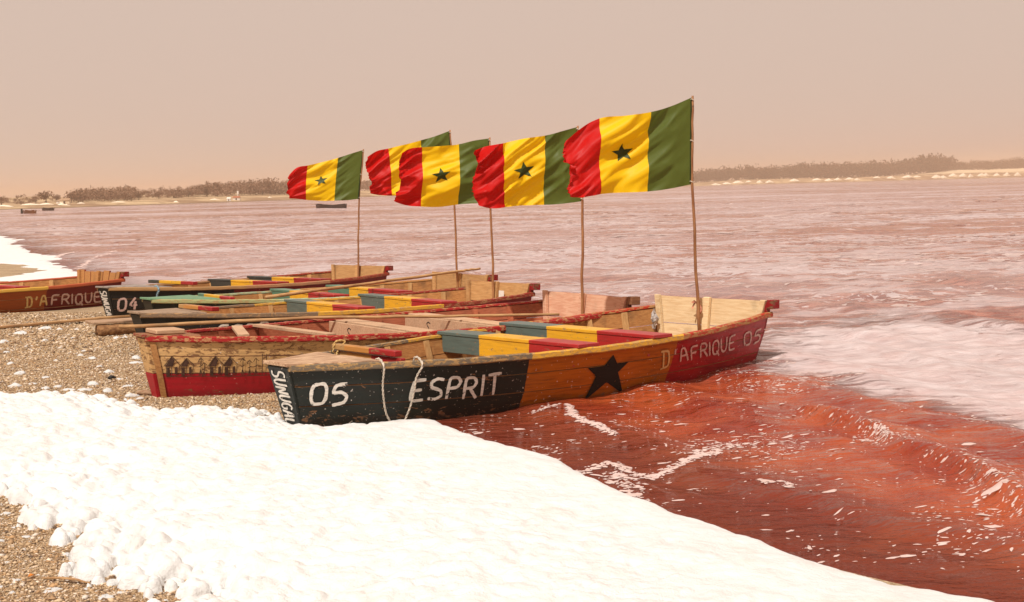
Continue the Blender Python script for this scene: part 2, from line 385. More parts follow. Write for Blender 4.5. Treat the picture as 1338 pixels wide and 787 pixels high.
b1 = t.noise(t.coord('Object', (.8, 1.5, 1)), 2.2, 4, .55, .5); b2 = t.noise(t.coord('Object', (.8, 1.5, 1)), 9, 4, .6, .4); b3 = t.noise(ob, 34, 3)
h = t.math('ADD', t.math('MULTIPLY', b1, 1.), t.math('ADD', t.math('MULTIPLY', b2, .32), t.math('MULTIPLY', b3, .05)))
h = t.math('MULTIPLY', h, t.math('MULTIPLY_ADD', fm, -.7, 1.)); nrm = t.bump(h, 1., .12)
wsh = t.bsdf(col, t.math('MULTIPLY_ADD', foam, .45, .06), t.math('MULTIPLY_ADD', rz, .14, .36), nrm, connect=False, IOR=1.33)
tr = t.n('ShaderNodeBsdfTransparent'); tr.inputs[0].default_value = (.62, .17, .08, 1)
ms = t.n('ShaderNodeMixShader'); t.l(t.math('MULTIPLY', sh, .5), ms.inputs[0]); t.l(wsh, ms.inputs[1]); t.l(tr.outputs[0], ms.inputs[2]); t.l(ms.outputs[0], t.out.inputs[0])
tag(np_mesh('lake_water', np.stack([X, Y, Z], -1).reshape(-1, 3), Fc[keep], [t.m], smooth=True, attrs=dict(film=film, band=film2, red=redz, shallow=shal)), 'pink lake water turning red along the shore', None, kind='structure')

# ------------------------------------------------------------------ foam banks
t = NT('sea_foam'); ob = t.coord('Object'); n1 = t.noise(ob, 30, 5, .65); n2 = t.noise(ob, 7, 4)
c = t.mix(t.step(n2, .35, .7), (.70, .69, .67, 1), (.65, .63, .60, 1))
c = t.mix(t.math('MULTIPLY', t.step(t.noise(ob, 2.6, 6, .65, .6), .54, .74), .30), c, (.58, .48, .38, 1))
t.bsdf(c, .85, .2, t.bump(t.math('ADD', t.math('MULTIPLY', t.noise(ob, 110, 3, .7), .35), t.math('ADD', n1, t.math('MULTIPLY', n2, 1.2))), .5, .025)); M['foam'] = t.m
def foam_bank(name, px, st, thick, label, zp=.06, lump=1., clip=None):
    poly = A_([G(a, b, q[0] if q else zp)[:2] for a, b, *q in px])
    lo, hi = poly.min(0)-.3, poly.max(0)+.3
    if clip: lo = np.maximum(lo, clip[0]); hi = np.minimum(hi, clip[1])
    X, Y, Fc = grid(np.arange(lo[0], hi[0], st), np.arange(lo[1], hi[1], st))
    s = sdf(X, Y, poly)
    if lump:
        left = sstep(-.3, -1.9, X+.5*(Y-9))
        wx, wy = X+.10*(fbm(X*3, Y*3, 81)-.5), Y+.10*(fbm(X*3, Y*3, 83)-.5)
        dm = domes(wx*5.5, wy*5.5, 71, .75); ds = domes(wx*13, wy*13, 73, .75)
        d = s+left*((fbm(X*1.5, Y*1.5, 21)-.5)*.70+(dm-.45)*.20+(ds-.4)*.16+(fbm(X*22, Y*22, 27, 2)-.5)*.05)+(1-left)*((fbm(X*1.3, Y*1.3, 29)-.5)*.16+(fbm(X*9, Y*9, 26, 3)-.5)*.035)
        dd = np.maximum(d, 0)
        body = (.38*(1-np.exp(-dd/.03))+.62*(1-np.exp(-dd/.40)))*(1-left)+(.10*(1-np.exp(-dd/.012))+.90*(1-np.exp(-dd/.50)))*left
        h = thick*body*(.7+.7*fbm(X*.8, Y*.8, 31, 3))
        h += (1-np.exp(-dd/.05))*left*((dm*.024+ds*.016)*(.3+.7*sstep(.9, .1, d))+domes(wx*2.3, wy*2.3, 33)*.022*sstep(.1, .7, d)+(fbm(wx*9, wy*9, 38, 4)-.5)*.050+(fbm(X*30, Y*30, 37, 2)-.5)*.012)
        h += (1-np.exp(-dd/.06))*(1-left)*((fbm(X*1.8, Y*1.3, 39, 3)-.5)*.05+(fbm(X*7, Y*5, 43, 3)-.5)*.020+(fbm(X*26, Y*22, 47, 2)-.5)*.005)
    else:
        d = s+(fbm(X*.35, Y*.2, 21)-.5)*3.2+(fbm(X*1.6, Y*.9, 25)-.5)*1.2
        dd = np.maximum(d, 0); h = thick*(1-np.exp(-dd/.4))*(.6+.8*fbm(X*.9, Y*.9, 31, 3))
    g = np.maximum(ground_z(X, Y), -.03)
    Z = np.where(d > 0, g+np.maximum(h, 0)+.006, g-.03)
    keep = (d.ravel()[Fc] > -.002).any(1); Fk = Fc[keep]
    used = np.unique(Fk); re = np.full(X.size, -1); re[used] = np.arange(len(used))
    V = np.stack([X, Y, Z], -1).reshape(-1, 3)[used]
    o = np_mesh(name, V, re[Fk], [M['foam']], smooth=True); tag(o, label, None, kind='stuff')
    return poly
FOAM_PX = [(-420, 524), (-200, 522), (0, 525), (60, 521), (120, 522), (150, 533), (190, 541), (240, 535), (300, 534), (345, 533), (372, 540), (388, 550), (420, 552), (470, 551), (520, 547, .035), (570, 549, .035), (612, 566, .035), (680, 588, .035), (735, 601, .035), (772, 622, .035), (832, 652, .035), (870, 665, .035), (940, 690, .035), (1030, 720, .035), (1100, 741, .035), (1180, 763, .035), (1240, 776, .035), (1310, 790, .035), (1420, 840, .035), (1420, 1050), (330, 1050), (250, 850), (202, 790), (172, 752), (140, 735), (122, 712), (100, 686), (72, 668), (44, 652), (0, 640), (-60, 646), (-260, 640), (-420, 636)]
FPOLY = foam_bank('foam_bank', FOAM_PX, .0135, .11, 'thick white foam bank spread over the beach in front of the boats', clip=((-6.4, 4.2), (3.2, 13)))
foam_bank('foam_bank', [(-90, 300), (0, 309), (28, 314), (48, 330), (70, 338), (106, 349), (102, 363), (60, 366), (28, 360), (38, 352), (18, 344), (-90, 338)], .11, .05, 'white foam washed up on the shore behind the boats', lump=0)

# ------------------------------------------------------------------ boats
class Hull:
    """flat-bottomed lake boat; local x from bow to stern, -y the side towards the foam, z up"""
    def __init__(s, x, y, z, h, pt, L, m=1., drop=.075, wb=.135):
        s.pose = (x, y, z, h, pt); s.L = L; s.q = (wb, .894*m, .703*m)+(.417, .433, .566); s.drop = drop; s.te = .131; s.fl = .78
        s.mat = Matrix.Translation((x, y, z)) @ Matrix.Rotation(h, 4, 'Z') @ Matrix.Rotation(pt, 4, 'Y')
        s.root = None
    def wz(s, u):
        a, b, c, d, e, f = s.q; k0, k1, k2 = (1-u)*(1-2*u), 4*u*(1-u), u*(2*u-1)
        return a*k0+b*k1+c*k2, d*k0+e*k1+f*k2
    def p(s, u, t, side=-1, off=0.):
        """point on the side; off > 0 outward"""
        w, z = s.wz(u); wb = w*s.fl-.012*(1-u); rk = .13*(1-u)**3-.04*u**4
        zb = .03*(1-u)**4+.02*u**3-s.drop*(1-.7*u)
        X = u*s.L+rk*(1-t); Yy = wb+(w-wb)*t+.018*math.sin(math.pi*t); Zz = zb+(z-zb)*t
        return Vector((X, side*(Yy+off), Zz-off*.2))
    def w2(s, v): return np.array(s.mat @ Vector(v))
    def uv_at(s, px, py, side=-1, lo=(0, 0), hi=(1, 1)):
        """where a picture point meets the hull side"""
        best = None; a, b, c, d = lo[0], hi[0], lo[1], hi[1]
        for it in range(6):
            us = np.linspace(a, b, 13); ts = np.linspace(c, d, 13); g = [(u, t_) for u in us for t_ in ts]
            P = proj(A_([s.w2(s.p(u, t_, side)) for u, t_ in g])); e = ((P-A_([px, py]))**2).sum(1); i = int(e.argmin())
            best = g[i]; ru, rt = (b-a)/5, (d-c)/5; a, b = best[0]-ru/2, best[0]+ru/2; c, d = best[1]-rt/2, best[1]+rt/2
        return best
    def u_at(s, px, side=-1, t=1.):
        us = np.linspace(0, 1, 200); P = proj(A_([s.w2(s.p(u, t, side)) for u in us])); return float(np.interp(px, P[:, 0], us))

def strake(H, side, t0, t1, off, mats, name='side_plank', n=22, th=.024):
    mb = MB(); us = np.linspace(0, 1, n); vs = []; uv = []
    for u in us:
        for t_, o in ((t0, off), (t1, off), (t1, off-th), (t0, off-th)):
            vs.append(H.p(u, t_, side, o)); uv.append((u, t_))
    fo = []; fi = []
    for i in range(n-1):
        a, b = i*4, (i+1)*4
        fo.append((a, b, b+1, a+1)); fi += [(a+1, b+1, b+2, a+2), (a+2, b+2, b+3, a+3), (a+3, b+3, b, a)]
    ends = [(0, 1, 2, 3), ((n-1)*4+3, (n-1)*4+2, (n-1)*4+1, (n-1)*4)]
    base = mb.add(vs, fo+ends, 0, uv); mb.f += [tuple(i for i in f) for f in fi]; mb.m += [1]*len(fi)
    return mb.build(name, mats, H.root)
def rail(H, side, mat, n=44):
    mb = MB(); vs = []; uv = []
    sec = [(-.032, .002), (-.027, .022), (.012, .026), (.027, .016), (.029, -.018), (.018, -.028), (0.001, -.026), (-.001, .0)]
    r = random.Random(side*3+int(H.L*1000)); 
    for u in np.linspace(-.004, 1.012, n):
        c = H.p(min(max(u, 0), 1), 1., side); c.x += (u-min(max(u, 0), 1))*H.L
        jz = r.uniform(-.003, .003); jy = r.uniform(-.003, .003)
        for a, b in sec: vs.append((c.x, c.y+side*(a+jy), c.z+b+jz)); uv.append((u, .5))
    k = len(sec); fs = [(i*k+j, i*k+(j+1) % k, (i+1)*k+(j+1) % k, (i+1)*k+j) for i in range(n-1) for j in range(k)]
    fs += [tuple(range(k)), tuple((n-1)*k+j for j in range(k))]
    mb.add(vs, fs, 0, uv); return mb.build('gunwale_rail', mat, H.root, smooth=False)
def plate(name, outline, th, mats, parent, bevel=.004, jag=0):
    """flat board from a 2D outline (list of Vector tops) with thickness downwards"""
    mb = MB(); n = len(outline); top = [Vector(p) for p in outline]; bot = [p-Vector((0, 0, th)) for p in top]
    mb.add(top+bot, [tuple(range(n)), tuple(range(2*n-1, n-1, -1))]+[(i, (i+1) % n, n+(i+1) % n, n+i) for i in range(n)])
    return mb.build(name, mats, parent, bevel=bevel)
def bench(H, u, wseat, mats, over=.0, fh=.15, name='bench', back=True, y0=None, y1=None, front=True, dz=0., skew=0.):
    """thwart resting on the rails: seat board, a board below its bow-side edge, one below its stern side"""
    w, z = H.wz(u); zt = z+.028+dz; yn = -(w+over) if y0 is None else y0; yf = w+.02 if y1 is None else y1
    x = u*H.L; ang = 0
    mb = MB(); mb.box((x+wseat/2, (yn+yf)/2, zt+.014), (wseat, yf-yn, .03))
    o = mb.build(name, mats, H.root, bevel=.004); o.rotation_euler = (0, 0, 0)
    if front:
        f = MB(); f.box((x+.02, (yn+yf)/2+.0, zt-fh/2-.003), (.028, (yf-yn)-.13, fh)); f.build('front_board', mats, o, bevel=.003)
    if back:
        f = MB(); f.box((x+wseat-.03, (yn+yf)/2, zt-fh/2-.003), (.026, (yf-yn)-.16, fh*.9)); f.build('back_board', mats, o, bevel=.003)
    return o

# hand-painted letters as brush strokes in a unit box
GL = {'0': [[(.25, .95), (.8, 1), (.95, .75), (.92, .25), (.75, .02), (.22, 0), (.08, .25), (.1, .75), (.25, .95)]],
 '1': [[(.3, .8), (.55, 1), (.5, 0)]],
 '4': [[(.7, 1), (.05, .35), (.95, .38)], [(.72, .7), (.68, 0)]],
 '5': [[(.95, 1), (.3, .95), (.1, .58), (.6, .62), (.92, .4), (.75, .1), (.05, 0)]],
 'E': [[(.95, 1), (.12, .97), (.05, 0), (.95, .04)], [(.1, .5), (.75, .53)]],
 'S': [[(.95, .92), (.5, 1), (.1, .85), (.12, .6), (.85, .42), (.92, .15), (.5, 0), (.02, .08)]],
 'P': [[(.1, 0), (.12, 1), (.7, 1), (.95, .78), (.75, .52), (.12, .48)]],
 'R': [[(.08, 0), (.1, 1), (.7, 1), (.92, .78), (.72, .52), (.12, .5)], [(.45, .5), (.98, 0)]],
 'I': [[(.5, 1), (.5, 0)]], 'T': [[(.02, .96), (1, 1)], [(.5, .98), (.48, 0)]],
 'D': [[(.3, .0), (.3, 1)], [(.05, 1), (.75, .98), (.85, .6), (.78, .08), (.02, 0)]],
 'A': [[(.05, 0), (.35, .98), (.72, 1), (.88, 0)], [(.18, .42), (.86, .45)]],
 'F': [[(.1, 0), (.14, 1), (.98, 1)], [(.12, .52), (.75, .55)]],
 'Q': [[(.3, .97), (.75, 1), (.93, .7), (.88, .22), (.65, .02), (.25, .03), (.08, .3), (.1, .75), (.3, .97)], [(.6, .25), (1.0, -.12)]],
 'U': [[(.08, 1), (.1, .22), (.4, 0), (.72, .06), (.88, .35), (.9, 1)]],
 'N': [[(.08, 0), (.1, 1), (.88, .02), (.92, 1)]], 'G': [[(.95, .85), (.5, 1), (.1, .72), (.12, .2), (.5, 0), (.92, .15), (.9, .48), (.55, .48)]],
 'L': [[(.12, 1), (.1, .02), (.92, .05)]], "'": [[(.75, 1), (.35, .62)]], 'Z': [[(.05, 1), (.95, .98), (.08, .02), (.95, .04)]]}
def strokes(H, polys, mp, width, mat, name='lettering', off=.0055, seed=1, smooth=True, cut=0):
    """brush strokes: polylines in box coordinates, mapped by mp(x, y) to a 3D point with outward lift"""
    r = random.Random(seed); mb = MB(); lift = off
    for pl in polys:
        pts = []
        for a, b in zip(pl[:-1], pl[1:]):
            for k in range(5): pts.append((a[0]+(b[0]-a[0])*k/5, a[1]+(b[1]-a[1])*k/5))
        pts.append(pl[-1])
        for _ in range(2 if smooth else 0):
            pts = [pts[0]]+[tuple((pts[i-1][j]+2*pts[i][j]+pts[i+1][j])/4 for j in (0, 1)) for i in range(1, len(pts)-1)]+[pts[-1]]
        P = [mp(x, y, lift) for x, y in pts]; vs = []; n = len(P)
        for i in range(n):
            tt = (P[min(i+1, n-1)]-P[max(i-1, 0)]).normalized(); e = 1e-3
            nx = (mp(pts[i][0]+e, pts[i][1], lift)-P[i]); ny = (mp(pts[i][0], pts[i][1]+e, lift)-P[i]); nn = nx.cross(ny).normalized()
            sd_ = tt.cross(nn).normalized(); wv = width*.5*(r.uniform(.82, 1.12))*(.8 if i in (0, n-1) else 1)
            vs += [P[i]+sd_*wv, P[i]-sd_*wv]
        mb.add(vs, [(2*i, 2*i+1, 2*i+3, 2*i+2) for i in range(n-1)]); lift += .0004
    return mb.build(name, mat, H.root)
def quad_map(H, corners, side=-1):
    """corners: picture points TL, TR, BR, BL on the hull side -> map of the unit box (y up)"""
    tl, tr, br, bl = [H.uv_at(*c, side) if max(c) > 2 else c for c in corners]
    def mp(x, y, off):
        u = (bl[0]*(1-x)+br[0]*x)*(1-y)+(tl[0]*(1-x)+tr[0]*x)*y; t_ = (bl[1]*(1-x)+br[1]*x)*(1-y)+(tl[1]*(1-x)+tr[1]*x)*y
        return H.p(u, t_, side, off)
    return mp
def word(H, txt, corners, width, mat, widths=None, gap=.25, seed=1):
    mp = quad_map(H, corners) if not callable(corners) else corners
    ws = [widths.get(ch, 1) if widths else (.35 if ch in "I'" else 1) for ch in txt]; tot = sum(ws)+gap*(len(txt)-1); x = 0; pl = []
    r = random.Random(seed)
    for ch, w in zip(txt, ws):
        jy = r.uniform(-.05, .05); sl = r.uniform(-.04, .08)
        for st in GL.get(ch, []): pl.append([((x+(a+sl*b)*w)/tot, b*.98+jy) for a, b in st])
        x += w+gap
    return strokes(H, pl, mp, width, mat, seed=seed)
def blob_poly(H, pts, mp, mat, name, off=.005):
    tri = tessellate_polygon([[Vector((a, b, 0)) for a, b in pts]]); mb = MB()
    for tr in tri:
        A0, B0, C0 = [Vector((*pts[i], 0)) for i in tr]; k = 4; idx = {}; vs = []; fs = []
        for i in range(k+1):
            for j in range(k+1-i):
                q = A0+(B0-A0)*i/k+(C0-A0)*j/k; idx[i, j] = len(vs); vs.append(mp(q.x, q.y, off))
        for i in range(k):
            for j in range(k-i):
                fs.append((idx[i, j], idx[i+1, j], idx[i, j+1]))
                if j < k-i-1: fs.append((idx[i+1, j], idx[i+1, j+1], idx[i, j+1]))
        mb.add(vs, fs)
    return mb.build(name, mat, H.root)

def make_boat(key, label, pose, m, outer, railm, inner, deck, transom_in, transom_out, benches, deck_u=.15, block=True, thwart=None, ribs=(.2, .29, .4, .5, .6, .7, .82, .92), vplanks=False, low=None, drop=.075, wb=.135):
    H = Hull(*pose, m, drop, wb); x, y, z, h, pt = pose[:5]
    root = thing('wooden_boat', label, 'boat', (x, y, z), (0, 0, 0), 'wooden boats drawn up along the lake shore')
    root.rotation_euler = H.mat.to_euler(); H.root = root
    r = random.Random(key)
    cuts = [.0, .36, .69, .985] if not low else [.0, .44, .72, .985]
    for side in (-1, 1):
        for k in range(3):
            mo = outer if not (low and k == 0) else low
            strake(H, side, cuts[k]+.009, cuts[k+1]-.006, r.uniform(-.003, .003), [mo, inner[k % len(inner)]])
        rail(H, side, railm)
        for u in ribs:
            u += r.uniform(-.012, .012); hw = .026/H.L; mb = MB(); vs = []
            for t_ in np.linspace(.03, .975, 6):
                for du, o in ((-hw, -.022), (hw, -.022), (hw, -.052), (-hw, -.052)): vs.append(H.p(u+du, t_, side, o))
            mb.add(vs, [(i*4+j, i*4+(j+1) % 4, i*4+4+(j+1) % 4, i*4+4+j) for i in range(5) for j in range(4)]+[(0, 1, 2, 3), (20, 21, 22, 23)])
            mb.build('rib', M['ribwood'] if inner[0] is M['wood'] else inner[0], root)
    # bottom
    mb = MB(); us = np.linspace(0, 1, 16); vs = []
    for u in us:
        a, b = H.p(u, .0, -1, -.01), H.p(u, .0, 1, -.01)
        vs += [a, b, b+Vector((0, 0, .025)), a+Vector((0, 0, .025))]
    mb.add(vs, [(i*4+j, i*4+(j+1) % 4, i*4+4+(j+1) % 4, i*4+4+j) for i in range(15) for j in range(4)]+[(0, 1, 2, 3), (60, 61, 62, 63)])
    mb.build('bottom', inner[0], root)
    for k in range(5):        # floor boards
        mb = MB(); vs = []; a0, a1 = -1+.4*k+.012, -1+.4*(k+1)-.012
        for u in np.linspace(.03, .97, 9):
            q = H.p(u, .30, 1, -.03)
            vs += [Vector((q.x, q.y*a0, q.z)), Vector((q.x, q.y*a1, q.z)), Vector((q.x, q.y*a1, q.z-.02)), Vector((q.x, q.y*a0, q.z-.02))]
        mb.add(vs, [(i*4+j, i*4+(j+1) % 4, i*4+4+(j+1) % 4, i*4+4+j) for i in range(8) for j in range(4)]+[(0, 1, 2, 3), (32, 33, 34, 35)])
        mb.build('floor_board', inner[0], root)
    # bow board
    f = Vector((-.022, 0, -.002)); g = Vector((.012, 0, 0))
    for t0, t1, mm in (((0, 1, outer),) if not low else ((0, .44, low), (.445, 1, outer))):
        a, b, c, d = H.p(0, t0, -1, .004), H.p(0, t0, 1, .004), H.p(0, t1, 1, .004), H.p(0, t1, -1, .004)
        mb = MB(); mb.add([a+f, b+f, c+f, d+f, a+g, b+g, c+g, d+g], [(0, 1, 2, 3), (7, 6, 5, 4), (0, 4, 5, 1), (1, 5, 6, 2), (2, 6, 7, 3), (3, 7, 4, 0)], 0, [(.01, .5)]*8)
        mb.build('bow_board', mm, root, bevel=.004)
    # bow deck
    w1, z1 = H.wz(deck_u); w0, z0 = H.wz(0); zz = max(z0, z1)+.03
    out = [Vector((-.045, -w0-.02, zz+.006)), Vector((-.05, w0+.02, zz+.006))]
    for u in np.linspace(0.02, deck_u, 5): w, _ = H.wz(u); out.append(Vector((u*H.L, w+.012, zz)))
    for k in range(1, 6): out.append(Vector((deck_u*H.L+r.uniform(-.03, .03), w1-2*w1*k/6, zz)))
    for u in np.linspace(deck_u*.97, .02, 5): w, _ = H.wz(u); out.append(Vector((u*H.L, -w-.012, zz)))
    plate('bow_deck', out, .026, deck, root)
    # stern transom: three boards, side posts, centre post, end block
    ws, zs = H.wz(1); Lx = H.L; zt = zs+H.te; zbs = .02-.3*H.drop
    def tw(zq): q = (zq-zbs)/(zs-zbs); return ws*H.fl+(ws-ws*H.fl)*min(q, 1.)+.01*max(0, min(q, 1))
    lev = [zbs, zs*.42, zs*.74, zt]; ex = lambda zq: Lx-.05+.075*(zq/zt)
    if not vplanks:
        for k in range(3):
            z0_, z1_ = lev[k]+.005, lev[k+1]-.004; mb = MB(); vs = []; e = r.uniform(-.004, .004); fl_ = .0
            tops = [z1_+(r.uniform(-.006, .006) if k == 2 else 0) for _ in range(5)]
            cols = np.linspace(-1, 1, 5)
            for i, cc in enumerate(cols):
                for zq in (z0_, tops[i]):
                    for dx in (0, .028): vs.append((ex(zq)+dx+e, cc*tw(zq), zq))
            fi = []; fo = []
            for i in range(4):
                a, b = i*4, i*4+4; fi.append((a, b, b+2, a+2)); fo += [(a+1, a+3, b+3, b+1), (a+2, b+2, b+3, a+3), (a, a+1, b+1, b)]
            mb.add(vs, fi); mb.f += fo+[(0, 2, 3, 1), (16, 17, 19, 18)]; mb.m += [1]*(len(fo)+2)
            mb.build('transom_plank', [transom_in, transom_out], root)
    else:
        nv = 7
        for k in range(nv):
            a, b = -1+2*k/nv+.012, -1+2*(k+1)/nv-.012; tz = zt+r.uniform(-.02, .012); mb = MB(); vs = []
            for zq in (zbs, tz):
                for cc in (a, b):
                    for dx in (0, .028): vs.append((ex(zq)+dx, cc*tw(zq), zq))
            mb.add(vs, [(0, 2, 6, 4)], 0); mb.f += [(1, 5, 7, 3), (0, 4, 5, 1), (2, 3, 7, 6), (4, 6, 7, 5), (0, 1, 3, 2)]; mb.m += [1]*5
            mb.build('transom_plank', [transom_in, transom_out], root)
    for cc, wd in ((-.93, .06), (0.02, .075), (.93, .06)):
        mb = MB(); vs = []
        for zq in (zbs+.03, zt+(.004 if cc else .02)):
            yc = cc*tw(zq)
            for dx, dy in ((-.045, -wd/2), (-.004, -wd/2), (-.004, wd/2), (-.045, wd/2)): vs.append((ex(zq)+dx, yc+dy, zq))
        mb.add(vs, [(3, 2, 1, 0), (4, 5, 6, 7), (0, 1, 5, 4), (1, 2, 6, 5), (2, 3, 7, 6), (3, 0, 4, 7)])
        mb.build('transom_post', transom_in, root, bevel=.004)
    if block:
        mb = MB(); mb.box((ex(zt)+.03, -tw(zs)-.02, zt-.035), (.12, .07, .085)); mb.box((ex(zt)+.005, -tw(zs)+.028, zt-.09), (.06, .03, .15))
        mb.build('corner_block', M['redp'] if not low else M['bark0'], root, bevel=.005)
    for bch in benches: bench(H, **bch)
    if thwart: thwart(H)
    return H

def tri_bands(g=DKGRN, y=YEL, rr=RED, a=.38, b=.62):
    return [(0, rr), (a, y), (b, g)]
M['tri'] = paint('bench_paint', [(0, (.38, .012, .014, 1)), (.34, YEL), (.655, (.085, .125, .11, 1))], .5, axis='Y', spec=.6, rough=.38, salt=.3, blot=.5, fine=15)
M['tri2'] = paint('bench_paint_green', [(0, (.38, .012, .014, 1)), (.40, YEL), (.66, (.08, .19, .12, 1))], .5, axis='Y', spec=.6, rough=.38, salt=.3, blot=.5, fine=15)
M['tri3'] = paint('bench_paint_black', [(0, (.34, .012, .012, 1)), (.36, YEL), (.64, (.03, .035, .03, 1))], .5, axis='Y', spec=.6, rough=.38, salt=.3, blot=.5, fine=15)
# --- boat 05
h0 = Hull(*PA, 1.); uo, ur = h0.u_at(690), h0.u_at(886)
M['A_out'] = paint('boat05_hull', [(0, GREENBLK), (uo, ORG), (ur, RED)], .34, woodc=(.36, .17, .08, 1), salt=.75, rough=.42, blot=.8, fine=10)
M['A_rail'] = paint('boat05_rail', [(0, (.16, .12, .08, 1)), (uo, (.62, .33, .04, 1)), (h0.u_at(890), (.40, .035, .015, 1))], 1.0, woodc=(.55, .32, .12, 1), salt=.2, fine=17)
M['thw'] = paint('thwart_paint', [(0, (.30, .015, .015, 1)), (.44, (.46, .20, .05, 1)), (.60, (.40, .22, .08, 1)), (.68, (.03, .04, .035, 1))], .6, axis='Y', rough=.4, salt=.15, blot=.4)
M['thwy'] = paint('thwart_board_paint', [(0, (.40, .02, .02, 1)), (.40, (.66, .34, .03, 1)), (.66, (.04, .06, .05, 1))], .4, axis='Y', rough=.4, salt=.15, blot=.4)
UT = h0.u_at(524)
def thw_a(H):
    for k, (dz, uw) in enumerate(((.075, .0), (.02, .012))):
        w, z = H.wz(UT); mb = MB(); mb.box((UT*H.L+.0+uw, -.03, z+dz), (.075-.02*k, 2*w-.12+.08*k, .045)); mb.build('front_thwart', M['thw'], H.root, bevel=.006)
    mb = MB(); mb.box((UT*H.L-.02, 0, z-.10), (.026, 2*w-.16, .14)); mb.build('thwart_board', M['thwy'], H.root, bevel=.003)
ub1, ub2 = h0.u_at(752), h0.u_at(850)
HA = make_boat('A', 'black, orange and red wooden boat numbered 05 with black star, half in the water', PA, 1., M['A_out'], M['A_rail'], [M['wood']], M['worn'], M['cream'], M['redp'],
  [dict(u=ub1, wseat=.25, mats=M['tri'], over=.03), dict(u=ub2, wseat=.25, mats=M['tri'], over=.03)], deck_u=.125, thwart=thw_a)
word(HA, '05', [(403, 503), (455, 499), (455, 527), (403, 530)], .026, M['letter'], seed=2)
word(HA, 'ESPRIT', [(537, 497), (655, 488), (652, 516), (533, 525)], .026, M['letter'], {'I': .3}, .22, seed=5)
word(HA, 'D', [(862, 459), (876, 456), (875, 479), (862, 482)], .02, M['letteryellow'], seed=3)
word(HA, "'AFRIQUE", [(879, 457), (960, 437), (959, 456), (882, 474)], .02, M['letterpink'], {"'": .35, 'I': .2, 'A': 1.1}, .2, seed=6)
word(HA, '05', [(971, 435), (994, 429), (993, 446), (971, 452)], .022, M['letterpink'], seed=9)
mpid = lambda a, b, off, H=HA: H.p(a, b, -1, off)
star_px = [(801, 463.6), (806, 475), (821, 472.5), (807, 486.4), (813, 514.7), (792, 500), (761.7, 524.6), (778, 492), (767.6, 481), (789, 478)]
blob_poly(HA, [HA.uv_at(*q) for q in star_px], mpid, M['starpaint'], 'painted_star')
def bow_map(H):
    a, b, c, d = H.p(0, .04, -1), H.p(0, .04, 1), H.p(0, .93, 1), H.p(0, .93, -1)
    return lambda x, y, off: (d+(a-d)*x)*(1-y)+(c+(b-c)*x)*y+Vector((-.0225-off, 0, -.002)) if True else None
def bow_word(H, txt, width, mat):
    # reads down the bow board, letter tops towards the far side
    mp0 = bow_map(H); mp = lambda x, y, off: mp0(x, .82-.64*y, off)
    return word(H, txt, mp, width, mat, {'I': .4}, .22, seed=4)
bow_word(HA, 'SUNUGAL', .018, M['letter'])

# --- boat with painted huts
h0 = Hull(*PB, 1.045)
M['B_out'] = paint('hutboat_hull', [(0, (.60, .36, .15, 1))], .88, woodc=(.26, .12, .055, 1), salt=.4, blot=.55, fine=14)
M['B_low'] = paint('hutboat_hull_red', [(0, (.36, .010, .018, 1))], .12, woodc=(.3, .13, .05, 1), salt=.25, blot=.35)
M['B_rail'] = paint('hutboat_rail', [(0, (.32, .014, .014, 1))], .9, woodc=(.58, .30, .13, 1), salt=.15, fine=17)
M['B_tr'] = wood('hutboat_transom', (.74, .46, .30, 1), (.58, .28, .17, 1), grain=(30, 2.5, 30), stain_amt=.3)
def thw_b(H):
    for yy, rot, xx in ((.12, -.35, .95), (.0, .1, 1.42)):
        w, z = H.wz(xx/H.L); mb = MB(); mb.box((xx, yy, z+.02), (.10, 2*w-.12, .028), rz=rot); mb.build('loose_plank', M['pale'], H.root, bevel=.003)
    for uu, yy in ((.47, .12), (.655, .05)):
        w, z = H.wz(uu); mb = MB(); mb.box((uu*H.L-.03, yy, z-.085), (.024, 2*w-.34, .17)); mb.build('cross_board', M['pale'], H.root, bevel=.003)
        S = [(.9, .8), (.6, 1), (.3, .8), (.45, .5), (.7, .3), (.5, .0), (.1, .15)]
        mp = lambda x, y, off, H=H, uu=uu, yy=yy, z=z, w=w: Vector((uu*H.L-.043-off, yy+w*.42-.12*x, z-.13+.09*y))
        strokes(H, [S], mp, .011, M['black'], 'painted_mark', .0015)
    w, z = H.wz(.045); mb = MB(); mb.box((.045*H.L-.02, 0, z+.056), (.26, .27, .04)); mb.build('bow_block', M['pale'], H.root, bevel=.008)
HB = make_boat('B', 'wooden boat with red lower hull and painted village huts on worn bare side', PB, 1.045, M['B_out'], M['B_rail'], [M['rosewood'], M['rosewood'], M['rosewood']], M['B_rail'], M['B_tr'], M['redp'],
  [dict(u=.48, wseat=.24, mats=M['pale'], over=-.03, dz=-.05, front=False), dict(u=.665, wseat=.24, mats=M['pale'], over=-.03, dz=-.05, front=False)], deck_u=.085, thwart=thw_b, low=M['B_low'], drop=.16, wb=.09)
mb = MB(); vs = []
for t_ in np.linspace(.0, .96, 6):
    for du, o in ((.002, .004), (.011, .004), (.011, .018), (.002, .018)): vs.append(HB.p(du, t_, -1, o))
mb.add(vs, [(i*4+j, i*4+(j+1) % 4, i*4+4+(j+1) % 4, i*4+4+j) for i in range(5) for j in range(4)]+[(0, 1, 2, 3), (20, 21, 22, 23)]); mb.build('corner_batten', M['wood'], HB.root)
hm = quad_map(HB, [(212, 466), (352, 464), (352, 490), (212, 492)])
pl = []
